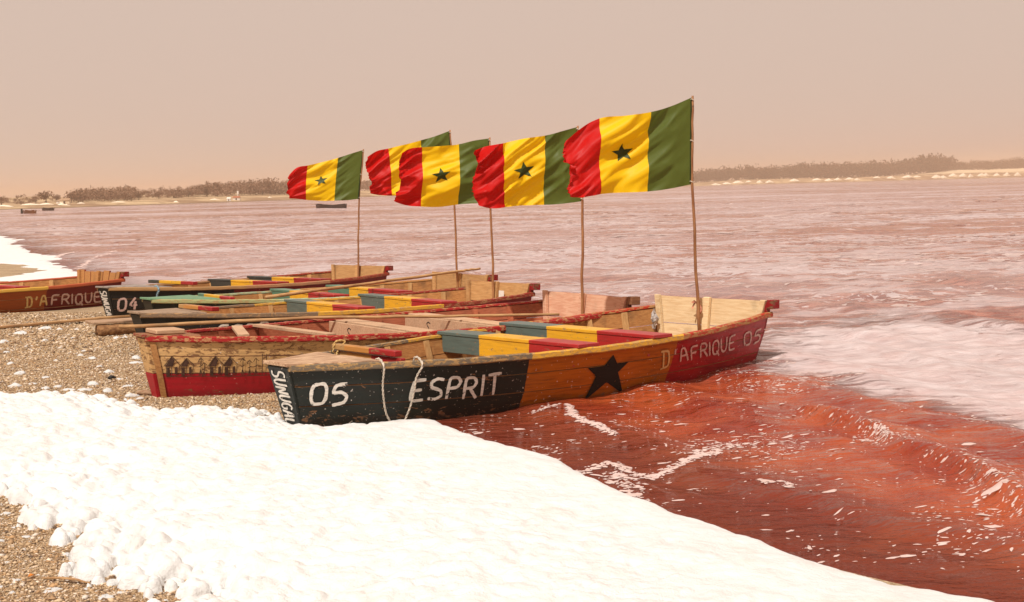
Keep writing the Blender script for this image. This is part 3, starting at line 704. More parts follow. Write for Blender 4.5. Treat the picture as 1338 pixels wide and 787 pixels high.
for x0, s_ in ((.02, 1), (.16, .9), (.42, 1), (.56, .95)):       # huts: roof, walls, door
    w_ = .145*s_
    blob_poly(HB, [(x0, .5), (x0+w_*.45, 1.0*s_), (x0+w_*.62, .8*s_), (x0+w_*.5, .5)], hm, M['brown'], 'painted_hut')
    pl += [[(x0-.01, .5), (x0+w_*.45, 1.02*s_), (x0+w_, .55)], [(x0+w_*.1, .5), (x0+w_*.1, .02), (x0+w_*.42, .02), (x0+w_*.42, .5)], [(x0+w_*.42, .02), (x0+w_*.9, .1), (x0+w_*.9, .55)]]
    blob_poly(HB, [(x0+w_*.14, .04), (x0+w_*.32, .04), (x0+w_*.32, .45), (x0+w_*.14, .45)], hm, M['brown'], 'painted_door', .0052)
    blob_poly(HB, [(x0+w_*.62, .1), (x0+w_*.8, .14), (x0+w_*.8, .5), (x0+w_*.62, .46)], hm, M['brown'], 'painted_door', .0054)
for xp, hh in ((.345, .95), (.375, .7), (.735, .9), (.80, .8), (.86, .9)):            # figures and palms
    pl += [[(xp, .0), (xp+.006, hh)], [(xp-.022, hh*.78), (xp, hh), (xp+.028, hh*.82)], [(xp-.018, hh*.5), (xp+.02, hh*.62)], [(xp-.015, 0.02), (xp, hh*.4), (xp+.016, .02)]]
pl += [[(0, .0), (.3, .03), (.7, .0), (1, .03)], [(.92, 0), (.925, 1.1)], [(.955, 0), (.965, 1.1)]]
strokes(HB, pl, hm, .006, M['brown'], 'painted_scene', .006, smooth=False)

# --- boat on the log
h0 = Hull(*PC, 1.009); uc = h0.u_at(413)
M['C_out'] = paint('logboat_hull', [(0, (.014, .013, .012, 1)), (uc, (.34, .08, .012, 1)), (h0.u_at(600), DKRED)], .15, salt=.15)
M['C_rail'] = paint('logboat_rail', [(0, (.20, .13, .08, 1)), (uc, (.60, .32, .04, 1)), (h0.u_at(578), (.26, .03, .018, 1))], .85, woodc=(.5, .28, .12, 1), salt=.3, fine=17)
def thw_c(H):
    w, z = H.wz(.135); mb = MB(); mb.box((.142*H.L, -.04, z+.066), (.10, 2*w-.14, .045), rz=.10); mb.build('front_thwart', M['thw'], H.root, bevel=.006)
    mb = MB(); mb.box((H.L-.028, -.13, .53), (.003, .11, .11)); mb.build('sticker', M['sticker'], H.root)
HC_ = make_boat('C', 'weathered black wooden boat with grey deck, its bow beside a log and plank', PC, 1.009, M['C_out'], M['C_rail'], [M['wood']], M['grey'], M['transom'], M['redp'],
  [dict(u=h0.u_at(466), wseat=.24, mats=M['tri'], over=.02), dict(u=h0.u_at(575), wseat=.24, mats=M['tri'], over=.02)], deck_u=.13, thwart=thw_c)
word(HC_, 'ESPRIT', [(283, 424), (378, 420), (376, 442), (283, 446)], .026, M['letter'], {'I': .3}, .22, seed=8)
word(HC_, '01', [(206, 436), (234, 434), (234, 452), (206, 454)], .026, M['letter'], seed=8)

# --- boat with the green deck
h0 = Hull(*PD, 1.026)
M['D_out'] = paint('greendeck_hull', [(0, (.016, .018, .012, 1)), (.42, (.30, .07, .012, 1)), (.75, DKRED)], .2, salt=.15)
M['D_rail'] = paint('greendeck_rail', [(0, (.36, .36, .16, 1)), (.30, (.34, .42, .26, 1)), (.55, (.45, .2, .06, 1))], .9, woodc=(.55, .34, .15, 1), salt=.15, fine=17)
def thw_d(H):
    w, z = H.wz(.19); mb = MB(); mb.box((.19*H.L, .0, z+.03), (.07, 2*w-.02, .05), rz=-.05); mb.build('front_thwart', M['tri2'], H.root, bevel=.006)
HD = make_boat('D', 'wooden boat with pale green bow deck', PD, 1.026, M['D_out'], M['D_rail'], [M['wood']], M['deckgreen'], M['transom'], M['redp'],
  [dict(u=h0.u_at(436), wseat=.24, mats=M['tri2'], over=.0), dict(u=h0.u_at(520), wseat=.24, mats=M['tri2'], over=.0)], deck_u=.16, thwart=thw_d)

# --- boat 04
h0 = Hull(*PE, .98)
M['E_out'] = paint('boat04_hull', [(0, (.013, .013, .012, 1)), (h0.u_at(305), DKRED)], .1, salt=.1)
M['E_rail'] = paint('boat04_rail', [(0, (.40, .22, .09, 1)), (h0.u_at(320), (.40, .20, .10, 1)), (.7, (.30, .04, .02, 1))], .8, woodc=(.5, .3, .13, 1), fine=17)
def thw_e(H):
    w, z = H.wz(.235); mb = MB(); mb.box((.235*H.L, 0., z+.075), (.09, 2*w-.05, .05)); mb.build('front_thwart', M['tri3'], H.root, bevel=.006)
HE = make_boat('E', 'black and dark red wooden boat numbered 04 with pale grey bow deck', PE, .98, M['E_out'], M['E_rail'], [M['wood']], M['deckgrey'], M['transom'], M['redp'],
  [dict(u=h0.u_at(362), wseat=.24, mats=M['tri3'], over=.0), dict(u=h0.u_at(418), wseat=.24, mats=M['tri3'], over=.0)], deck_u=.17, thwart=thw_e)
word(HE, '04', [(153, 390), (180, 388), (179, 404), (153, 406)], .032, M['letterpink'], seed=3)
bow_word(HE, 'SUNUGAL', .022, M['letter'])

# --- boat lying on the gravel at the edge of the picture
h0 = Hull(*PF, 1.019); uf = h0.u_at(62)
M['F_out'] = paint('landboat_hull', [(0, (.34, .075, .012, 1)), (uf, DKRED)], .1, salt=.05, blot=.4)
M['F_rail'] = paint('landboat_rail', [(0, (.62, .36, .06, 1)), (uf, (.46, .10, .04, 1))], .35, fine=17)
HF = make_boat('F', 'dark red and orange wooden boat lying wholly on the gravel', PF, 1.019, M['F_out'], M['F_rail'], [M['wood']], M['deckgrey'], M['wood'], M['redp'],
  [dict(u=h0.u_at(20), wseat=.24, mats=M['tri2'], over=.0)], vplanks=True)
word(HF, "D'A", [(32, 388), (62, 386), (62, 399), (32, 402)], .03, M['letteryellow'], {"'": .35}, .22, seed=3)
word(HF, "FRIQUE", [(66, 386), (132, 381), (132, 395), (66, 399)], .03, M['letterpink'], {'I': .25}, .22, seed=5)

# ------------------------------------------------------------------ flags on poles
def flag_cloth(name, c, tcol):
    t = NT(name); n = t.noise(t.coord('Object'), 90, 2); cc = t.mix(t.math('MULTIPLY', n, .25), c, tuple(x*.7 for x in c[:3])+(1,))
    d = t.n('ShaderNodeBsdfDiffuse'); t.l(cc, d.inputs[0]); tr = t.n('ShaderNodeBsdfTranslucent'); tr.inputs[0].default_value = tcol
    gl = t.n('ShaderNodeBsdfGlossy'); gl.inputs[0].default_value = (1, 1, 1, 1); gl.inputs[1].default_value = .5
    m1 = t.n('ShaderNodeMixShader'); m1.inputs[0].default_value = .36; t.l(d.outputs[0], m1.inputs[1]); t.l(tr.outputs[0], m1.inputs[2])
    m2 = t.n('ShaderNodeMixShader'); m2.inputs[0].default_value = .012; t.l(m1.outputs[0], m2.inputs[1]); t.l(gl.outputs[0], m2.inputs[2]); t.l(m2.outputs[0], t.out.inputs[0]); return t.m
M['fg'] = flag_cloth('flag_green', (.10, .135, .022, 1), (.14, .19, .03, 1)); M['fy'] = flag_cloth('flag_yellow', (.93, .58, .003, 1), (1., .66, .003, 1)); M['fr'] = flag_cloth('flag_red', (.56, .006, .004, 1), (.7, .008, .004, 1))
M['fs'] = flag_cloth('flag_star', (.06, .085, .02, 1), (.05, .08, .02, 1)); M['hem'] = flag_cloth('flag_hem', (.03, .05, .015, 1), (.03, .05, .015, 1))
def flag(H, label, base_px, hoist_top, hoist_bot, top, bot, seed, fold=1.):
    """top / bot: picture points of the upper and lower edges from hoist to fly; the cloth hangs in the vertical wind plane through its pole"""
    r = random.Random(seed)
    b = H.w2((H.L-.085, .02, .30)); Y0 = b[1]
    P = lambda px: Vector(at_y(*px, Y0))
    d0 = P(base_px); top0 = P(hoist_top); hb = P(hoist_bot)
    b = Vector((d0.x, Y0, b[2]))
    root = thing('flag_on_pole', label, 'flag', b, group='tricolour flags on stern poles')
    mb = MB(); n = 14; pts = []
    for i in range(n+1):
        k = i/n
        if k < .5: c = b.lerp(hb, k/.5)
        else: c = hb.lerp(top0, (k-.5)/.5)
        pts.append(c+Vector((r.uniform(-.006, .006), r.uniform(-.006, .006), 0))*(1 if 0 < i < n else 0)-b)
    pts[-1] += Vector((0, 0, .012)); mb.tube(pts, [.0165-.006*i/n for i in range(n+1)], 8); mb.build('pole', M['pole'], root, smooth=True)
    for k_ in (.03, .5, .97):
        c = hb.lerp(top0, k_)-b; mb = MB(); mb.tube([c+Vector((math.cos(q)*.016-.003, math.sin(q)*.016, .006*math.sin(2*q))) for q in np.linspace(0, 6.6, 12)], .005, 5); mb.build('tie', M['rope'], root)
    wind = Vector((-.985, -.17, 0)); cx = wind.cross(Vector((0, 0, 1)))
    def on(px):       # picture point -> wind plane through the pole
        d = Vector(ray(*px)); t_ = ((Vector(top0)-Vector(EYE)).dot(cx))/d.dot(cx); return Vector(EYE)+d*t_
    T = [on(q) for q in top]; B = [on(q) for q in bot]
    def poly(L, u):
        s = u*(len(L)-1); i = min(int(s), len(L)-2); f = s-i
        p0, p1, p2, p3 = L[max(i-1, 0)], L[i], L[i+1], L[min(i+2, len(L)-1)]
        return .5*(2*p1+(p2-p0)*f+(2*p0-5*p1+4*p2-p3)*f*f+(3*p1-p0-3*p2+p3)*f**3)
    ph = [r.uniform(0, 6.28) for _ in range(8)]
    def surf(u, v, off=0.):
        p = poly(T, u).lerp(poly(B, u), v)
        e = (.02+u)**.8*fold
        dsp = .085*e*math.sin(4.6*u+1.6*v+ph[0])+.022*e*math.sin(10*u-4.5*v+ph[1]+1.4*math.sin(3*v+ph[5]))
        al, ac = u*1.5+v*.5+seed, v*3.4-u*2.6+.5*math.sin(2.2*u+ph[2])+seed*.7
        q1 = float(fbm(A_([al]), A_([ac]), 90+seed, 2)[0]); q2 = float(fbm(A_([al*2+3]), A_([ac*2.3]), 190+seed, 2)[0])
        dsp += .17*fold*(.35+u)*(abs(q1-.5)*2-.2)+.05*fold*(.4+u)*(abs(q2-.5)*2)
        if u > .93: p = p-wind*((u-.93)/.07*(.10*float(vn(A_([v*7+seed]), A_([0.]), 7)[0])**2+(.035*r.random() if u > .985 else 0)))
        p = p+wind*(.02*math.sin(3.1*v+ph[3])*u)+Vector((0, 0, .02*math.sin(9*u+ph[4])*u))
        nn = cx.normalized(); return p+nn*(dsp*min(1, u*5))-b+nn*off
    NU, NV = 72, 40
    fl = MB(); vs = [surf(i/NU, j/NV) for i in range(NU+1) for j in range(NV+1)]
    fl.add(vs, [])
    for i in range(NU):
        for j in range(NV):
            a = i*(NV+1)+j; fl.f.append((a, a+1, a+NV+2, a+NV+1)); uu = (i+.5)/NU
            fl.m.append(3 if uu < .03 else 0 if uu < 1/3 else 1 if uu < 2/3 else 2)
    fo = fl.build('flag', [M['fg'], M['fy'], M['fr'], M['hem']], root, smooth=True)
    W_, H_ = (T[0]-T[-1]).length, (T[0]-B[0]).length; R_ = .105
    for sd_ in (1, -1):
        mb = MB(); cu, cv = .5, .48; k = 6
        out = []
        for q in range(10):
            a = math.pi/2+q*math.pi/5+.1; rr = R_ if q % 2 == 0 else R_*.42; out.append((cu-math.cos(a)*rr/W_, cv-math.sin(a)*rr/H_))
        for q in range(10):
            A0, B0 = out[q], out[(q+1) % 10]; idx = {}; v2 = []; f2 = []
            for i in range(k+1):
                for j in range(k+1-i):
                    uu = cu+(A0[0]-cu)*i/k+(B0[0]-cu)*j/k; vv = cv+(A0[1]-cv)*i/k+(B0[1]-cv)*j/k; idx[i, j] = len(v2); v2.append(surf(uu, vv, .004*sd_))
            for i in range(k):
                for j in range(k-i):
                    f2.append((idx[i, j], idx[i+1, j], idx[i, j+1]))
                    if j < k-i-1: f2.append((idx[i+1, j], idx[i+1, j+1], idx[i, j+1]))
            mb.add(v2, f2)
        mb.build('star', M['fs'], fo, smooth=True)
    return root
flag(HA, 'large tricolour flag with star on the pole of boat 05', (914, 424), (905, 127), (904, 241), [(905, 127), (878, 138), (850, 146), (818, 152), (786, 155), (758, 168), (733, 188)], [(904, 241), (878, 246), (849, 250), (818, 253), (788, 255), (764, 256), (743, 255)], 3, .95)
flag(HB, 'tricolour flag with star flying from the stern of the hut painted boat', (760, 410), (755, 166), (761, 263), [(755, 166), (735, 171), (714, 177), (687, 182), (659, 187), (636, 189), (616, 197)], [(761, 263), (737, 266), (713, 268), (686, 270), (660, 271), (638, 270), (617, 265)], 5, 1.25)
flag(HC_, 'tricolour flag with star flying from the boat beside the log', (645, 382), (640, 181), (641, 264), [(640, 181), (620, 184), (600, 188), (576, 190), (552, 193), (535, 196), (521, 203)], [(641, 264), (620, 266), (600, 267), (576, 270), (552, 271), (533, 270), (515, 262)], 8, 1.45)
flag(HD, 'tricolour flag flying from the boat with green deck', (598, 372), (588, 171), (593, 245), [(588, 171), (569, 178), (550, 183), (530, 189), (509, 195), (492, 198), (476, 207)], [(593, 245), (573, 249), (552, 252), (532, 255), (512, 257), (495, 255), (480, 250)], 13, 1.1)
flag(HE, 'tricolour flag with star flying from the stern of boat 04', (467, 362), (475, 196), (469, 260), [(475, 196), (459, 201), (442, 206), (422, 211), (402, 217), (387, 221), (374, 233)], [(469, 260), (453, 262), (437, 262), (419, 262), (400, 262), (387, 261), (375, 259)], 17, .8)

# ------------------------------------------------------------------ ropes, poles, log, plank, rags
def wobble(pts, amp, r, n=6):
    out = []
    for a, b in zip(pts[:-1], pts[1:]):
        a, b = Vector(a), Vector(b)
        for k in range(n): out.append(a.lerp(b, k/n)+Vector([r.uniform(-amp, amp) for _ in range(3)]))
    return out+[Vector(pts[-1])]
def rope(H, px, label, rad=.011, mats=None, over=True, side=-1):
    uv = [H.uv_at(*q, side) for q in px]; P = [H.p(u, min(t_, 1), side, .02 if t_ < .97 else .045) for u, t_ in uv]
    if over:
        u0 = uv[0][0]; w, z = H.wz(u0); P = [Vector((u0*H.L, side*(w-.06), z-.03)), Vector((u0*H.L, side*(w-.05), z+.035)), Vector((u0*H.L, side*w, z+.042))]+[H.p(u0, .99, side, .045)]+P[1:]
    return [Vector(H.w2(p)) for p in P]
def smoothp(P, k=8):
    o = []
    for i in range(len(P)-1):
        p0, p1, p2, p3 = P[max(i-1, 0)], P[i], P[i+1], P[min(i+2, len(P)-1)]
        for j in range(k):
            f = j/k; o.append(.5*(2*p1+(p2-p0)*f+(2*p0-5*p1+4*p2-p3)*f*f+(3*p1-p0-3*p2+p3)*f**3))
    return o+[P[-1]]
def twist(P, rad, mats, name, label, cat='rope'):
    P = smoothp(P, 10); root = thing(name, label, cat, P[0]); L = 0.
    for s_ in (0, math.pi):
        q = []; L = 0.
        for i, p in enumerate(P):
            if i: L += (p-P[i-1]).length
            tt = (P[min(i+1, len(P)-1)]-P[max(i-1, 0)]).normalized(); a = tt.orthogonal().normalized() if abs(tt.x) < .9 else tt.cross(Vector((0, 0, 1))).normalized()
            a = tt.cross(Vector((.3, 1, .2))).normalized(); b2 = tt.cross(a); an = L*90+s_
            q.append(p+(a*math.cos(an)+b2*math.sin(an))*rad*.55-P[0])
        mb = MB(); mb.tube(q, rad*.72, 6); mb.build('strand', mats, root, smooth=True)
    return root
twist(rope(HA, [(497, 479), (498, 500), (499, 520), (502, 538), (507, 549)], ''), .0075, M['rope'], 'mooring_rope', 'white rope hanging over the rail beside painted number 05')
twist(rope(HA, [(547, 477), (542, 492), (539, 510), (534, 530), (527, 548)], ''), .0075, M['rope'], 'mooring_rope', 'white rope hanging over the rail across the first painted letter')
twist(rope(HE, [(205, 377), (204, 386), (205, 392)], ''), .013, M['ropeblue'], 'mooring_rope', 'short pale blue rope tied on the rail of boat 04')
# rope lashing round boat 05's front thwart
w_, z_ = HA.wz(UT); yk = w_*.72
twist([Vector(HA.w2(q)) for q in (((UT*HA.L-.05)+.0, yk, z_+.03), ((UT*HA.L-.05)+.02, yk-.01, z_+.115), ((UT*HA.L-.05)+.1, yk-.02, z_+.11), ((UT*HA.L-.05)+.0, yk-.05, z_+.02), ((UT*HA.L-.05)-.01, yk-.16, z_-.08))], .008, M['ropey'], 'lashing_rope', 'tan rope lashed round the front thwart of boat 05')
rag = MB(); rr_ = random.Random(4); vs = []
for i in range(8):
    for j in range(8):
        a = i/7; b_ = j/7; vs.append((-.02-.03*math.sin(a*7)*b_, .06+.12*a*(1-.3*b_)+.015*math.sin(b_*9), .16-.15*b_*(.6+.5*math.sin(a*5+1))+.012*math.sin(a*11+b_*6)))
rag.add(vs, [(i*8+j, i*8+j+1, i*8+j+9, i*8+j+8) for i in range(7) for j in range(7)])
ro = rag.build('cloth_rag', M['rag'], None, smooth=True); ro.matrix_world = HA.mat @ Matrix.Translation((HA.L-.06, -.03, .50)); tag(ro, 'crumpled orange and white rag tied to the stern post of boat 05', 'rag')
pb = MB(); vs = []
for i in range(9):
    for j in range(7):
        a = i/8*2*math.pi; b_ = j/6; rd = (.03+.018*math.sin(3*a+b_*9)+.012*math.sin(7*a))*math.sin(math.pi*(.08+.84*b_)); vs.append((rd*math.cos(a), rd*math.sin(a), .20*b_+.01*math.sin(5*a)))
pb.add(vs, [(i*7+j, i*7+j+1, i*7+j+8, i*7+j+7) for i in range(8) for j in range(6)])
po = pb.build('plastic_bag', M['plastic'], None); po.matrix_world = HA.mat @ Matrix.Translation((HA.L-.13, .60, .36)); tag(po, 'crumpled grey plastic wedged in the stern corner of boat 05', 'plastic bag')

def lying_pole(P, rad, label, seed):
    r = random.Random(seed); Q = wobble(P, .006, r, 8); root = Vector(Q[0])
    mb = MB(); mb.tube([q-root for q in Q], [rad*(1.12-.35*i/len(Q))*r.uniform(.94, 1.06) for i in range(len(Q))], 8)
    o = mb.build('punt_pole', M['punt'], None, smooth=True); o.location = root; return tag(o, label, 'pole', 'long wooden punt poles')
gz_log = Gg(127, 440).z
gB = Vector(HB.w2(HB.p(HB.u_at(405, 1), 1, 1)))+Vector((0, 0, .043))
p_end = Vector(G(731, 411, .49)); d1 = (gB-p_end).normalized(); d2 = Vector(ray(156, 427)); w0 = p_end-Vector(EYE); b_ = d1.dot(d2); p_beg = Vector(EYE)+d2*((d2.dot(w0)-b_*d1.dot(w0))/(d2.dot(d2)-b_*b_))
lying_pole([p_beg, gB, p_end], .0165, 'long wooden punt pole lying from the log across the hut painted boat', 3)
uD = HD.u_at(348); gD = Vector(HD.w2(HD.p(uD, 1, -1)))+Vector((0, 0, .05)); tD = Vector(HD.w2((HD.L, -.02, HD.wz(1)[1]+HD.te+.035)))
lying_pole([gD, tD, tD+(tD-gD).normalized()*.42], .021, 'long wooden punt pole lying along the boat with green deck', 4)

# log and plank in front of the weathered boat
lg = Gg(127, 440); gz = lg.z
t = NT('log_bark'); v = t.coord('Object', (1, 6, 6)); n = t.noise(v, 5, 6, .65); c = t.mix(t.step(n, .35, .7), (.16, .07, .03, 1), (.40, .21, .09, 1)); t.bsdf(c, .85, .2, t.bump(n, .8, .02)); M['bark'] = t.m
mb = MB(); r = random.Random(5); Q = []; dl = Vector((.84, .54, 0))
for i in range(15): Q.append(dl*(i*.085)+Vector((0, r.uniform(-.006, .006), .078+r.uniform(-.004, .004))))
mb.tube(Q, [.075*r.uniform(.93, 1.07) for _ in Q], 12, 0, True)
lo_ = mb.build('log', [M['bark']], None, smooth=True); lo_.location = (lg.x, lg.y, gz-.01); tag(lo_, 'short round log on the gravel under a plank', 'log')
mb = MB(); L_ = .95; vs = []
mb.box((L_/2, .17, 0), (L_, .42, .028))
pk = mb.build('plank', M['worn'], None, bevel=.005); pk.location = (lg.x-.04, lg.y-.02, gz+.168); pk.rotation_euler = (0, .01, math.atan2(dl.y, dl.x)); tag(pk, 'wide weathered plank lying on the log beside the black boat', 'plank')
mb = MB(); mb.box((1.1, 0, 0), (2.2, .13, .03)); mb.build
bd = mb.build('plank', M['punt'], None, bevel=.005); q = Gg(-20, 431.5); q2 = Gg(121, 421.5); bd.location = (q[0], q[1], float(ground_z(A_([q[0]]), A_([q[1]]))[0])+.02); bd.rotation_euler = (0, 0, math.atan2(q2[1]-q[1], q2[0]-q[0])); tag(bd, 'long narrow plank on the gravel along the dark red hull', 'plank')

# ------------------------------------------------------------------ beach: foam lumps, gravel, debris
def lump_mesh(seed, n=12, m=8):
    r = random.Random(seed); vs = []; ph = [r.uniform(0, 6.28) for _ in range(6)]
    for j in range(m):
        b = j/(m-1)*math.pi*.62
        for i in range(n):
            a = 2*math.pi*i/n; rr = 1+.22*math.sin(2*a+ph[0])+.16*math.sin(3*a+ph[1]+2*b)+.12*math.sin(5*a+ph[2]-3*b)+r.uniform(-.06, .06)
            vs.append((math.sin(b)*rr*math.cos(a), math.sin(b)*rr*.8*math.sin(a), math.cos(b)*.62*(1+.2*math.sin(2*a+ph[3])+.15*math.sin(4*a+ph[4]))+.08))
    me = bpy.data.meshes.new('foam_clump'); fs = [(j*n+i, (j+1)*n+i, (j+1)*n+(i+1) % n, j*n+(i+1) % n) for j in range(m-1) for i in range(n)]
    me.from_pydata(vs, [], fs); me.materials.append(M['foam']); me.polygons.foreach_set('use_smooth', [True]*len(fs)); me.update(); return me
LM = [lump_mesh(s) for s in range(8)]
def clump(px, py, wpx, label, group, k):
    p = Gg(px, py); s = wpx*p[1]/F/2*1.0; gz = p[2]
    o = bpy.data.objects.new('foam_clump', LM[k % 8]); o.location = (p[0], p[1], gz-.12*s*.6); o.scale = (s*.95, s*1.1, s*(.45+.2*(k % 3))); o.rotation_euler = (0, 0, k*1.7)
    link(o); tag(o, label, 'foam lump', group)
near_l = [(68, 772, 26), (16, 775, 11), (22, 760, 11), (92, 750, 15), (101, 744, 9), (148, 764, 24), (138, 781, 26), (125, 752, 18), (87, 726, 13), (35, 702, 14), (2, 707, 10), (2, 768, 9), (60, 733, 7), (112, 770, 8), (50, 752, 6), (8, 735, 9), (76, 702, 9), (104, 718, 12), (20, 690, 12), (52, 683, 14), (108, 735, 14), (158, 775, 14), (8, 672, 14), (30, 668, 12)]
for k, (a, b, s) in enumerate(near_l): clump(a, b, s, 'small white foam lump on shell gravel at the ragged front edge of the foam bank', 'foam lumps on the front gravel', k)
mid_l = [(27, 436, 24), (59, 430, 15), (5, 448, 13), (110, 459, 10), (121, 469, 13), (178, 469, 15), (178, 475, 19), (153, 443, 15), (164, 442, 9), (73, 471, 9), (105, 465, 11), (142, 487, 14), (167, 505, 15), (171, 518, 19), (27, 489, 14), (43, 502, 12), (76, 506, 12), (121, 503, 15), (110, 510, 20), (8, 461, 10), (58, 446, 10), (96, 442, 9), (100, 431, 9), (130, 480, 8), (88, 484, 9), (60, 494, 10), (14, 476, 10), (40, 457, 8), (155, 496, 9), (140, 512, 16), (90, 510, 18), (60, 508, 14), (20, 505, 16), (183, 521, 14), (190, 441, 8), (78, 431, 8)]
for k, (a, b, s) in enumerate(mid_l): clump(a, b, s, 'small white foam lump on the gravel between the foam bank and the log', 'foam lumps on the gravel behind the bank', k+3)

def scatter_grains(name, rects, label):
    r = np.random.default_rng(3); VV = []; FF = []; CC = []; nb = 0
    octv = A_([(1, 0, 0), (0, 1, 0), (-1, 0, 0), (0, -1, 0), (0, 0, 1), (0, 0, -1)], float); octf = A_([(0, 1, 4), (1, 2, 4), (2, 3, 4), (3, 0, 4), (1, 0, 5), (2, 1, 5), (3, 2, 5), (0, 3, 5)])
    pal = A_([(.44, .30, .17), (.34, .21, .11), (.54, .39, .24), (.22, .13, .07), (.70, .56, .42), (.42, .25, .12), (.14, .09, .06), (.60, .52, .44)])
    for (x0, x1, y0, y1, den, s0, s1) in rects:
        n = int((x1-x0)*(y1-y0)*den); x = r.uniform(x0, x1, n); y = r.uniform(y0, y1, n)
        P = proj(np.stack([x, y, 0*x+.1], 1)); k = (P[:, 0] > -420) & (P[:, 0] < 520) & (P[:, 1] < 830) & (dland(x, y) > .05) & (sdf(x, y, FPOLY) < .42); x, y = x[k], y[k]; n = len(x)
        s = r.uniform(s0, s1, n)*np.exp(r.normal(0, .35, n)); sc = np.stack([s*r.uniform(.7, 1.5, n), s*r.uniform(.6, 1.1, n), s*r.uniform(.22, .6, n)], 1)
        a = r.uniform(0, 6.28, n); b = r.normal(0, .35, n)
        v = octv[None]*sc[:, None]+r.normal(0, .12, (n, 6, 3))*sc[:, None]
        vz = v[..., 2]*np.cos(b)[:, None]+v[..., 0]*np.sin(b)[:, None]; vx = v[..., 0]*np.cos(b)[:, None]-v[..., 2]*np.sin(b)[:, None]
        X = vx*np.cos(a)[:, None]-v[..., 1]*np.sin(a)[:, None]+x[:, None]; Y = vx*np.sin(a)[:, None]+v[..., 1]*np.cos(a)[:, None]+y[:, None]
        Z = vz+ground_z(x, y)[:, None]+sc[:, 2:3]*.45
        VV.append(np.stack([X, Y, Z], -1).reshape(-1, 3)); FF.append((octf[None]+(np.arange(n)*6)[:, None, None]+nb).reshape(-1, 3)); nb += n*6
        c = pal[r.choice(8, n, p=[.22, .17, .2, .1, .11, .12, .04, .04])]*r.uniform(.8, 1.15, (n, 1)); CC.append(np.repeat(np.concatenate([c, np.ones((n, 1))], 1), 6, 0))
    t = NT('shell_grit'); t.bsdf(t.attr('tint', 'Color'), .75, .3)
    return tag(np_mesh(name, np.concatenate(VV), np.concatenate(FF), [t.m], col=np.concatenate(CC)), label, None, kind='stuff')
scatter_grains('shell_gravel', [(-5.2, -3.7, 5.2, 8.8, 5000, .0045, .0085), (-11.5, -8.2, 10.5, 18, 700, .011, .018), (-3.7, -1.2, 4.8, 8.6, 12000, .0038, .0078), (-3.7, -1.2, 4.8, 8.6, 220, .009, .015), (-8.2, -2.2, 10.5, 14.5, 4200, .005, .0105), (-2.2, -.7, 9.3, 12.6, 3800, .006, .012), (-3.2, -2.2, 9.4, 10.5, 3600, .006, .012), (-9.5, -2.6, 14.5, 20, 1500, .009, .016)], 'tan shell gravel covering the beach')
def debris(name, pts, rad, mat, label, cat, flat=1., grp=None):
    mb = MB(); P0 = Vector(pts[0]); mb.tube([Vector(p)-P0 for p in pts], rad, 7, 0, True, flat); o = mb.build(name, mat, None, smooth=True); o.location = P0; return tag(o, label, cat, grp)
def gp(px, py, dz=.012): p = Gg(px, py); return p+Vector((0, 0, dz))
debris('stick', [gp(55, 759), gp(80, 761, .02), gp(100, 763, .02), gp(118, 766)], [.005, .010, .009, .004], M['punt'], 'flat twisted stick among foam lumps on the front gravel', 'stick', .5)
debris('stick', [gp(180, 516.5, .02), gp(190, 517, .03), gp(201, 517.5, .02)], [.018, .022, .016], M['worn'], 'broken piece of driftwood by the bow of the hut painted boat', 'driftwood')
debris('leaf', [gp(37, 757), gp(41, 756.5, .02), gp(45, 755)], [.006, .014, .004], plain('orange_leaf', (.62, .20, .03, 1), .6), 'small bright orange leaf on the front gravel', 'leaf', .35)
debris('rubber_scrap', [gp(142, 497, .02), gp(146, 496.5, .03), gp(151, 496, .02)], [.02, .035, .018], M['black'], 'dark scrap of rubber lying on the gravel', 'rubbish', .5)

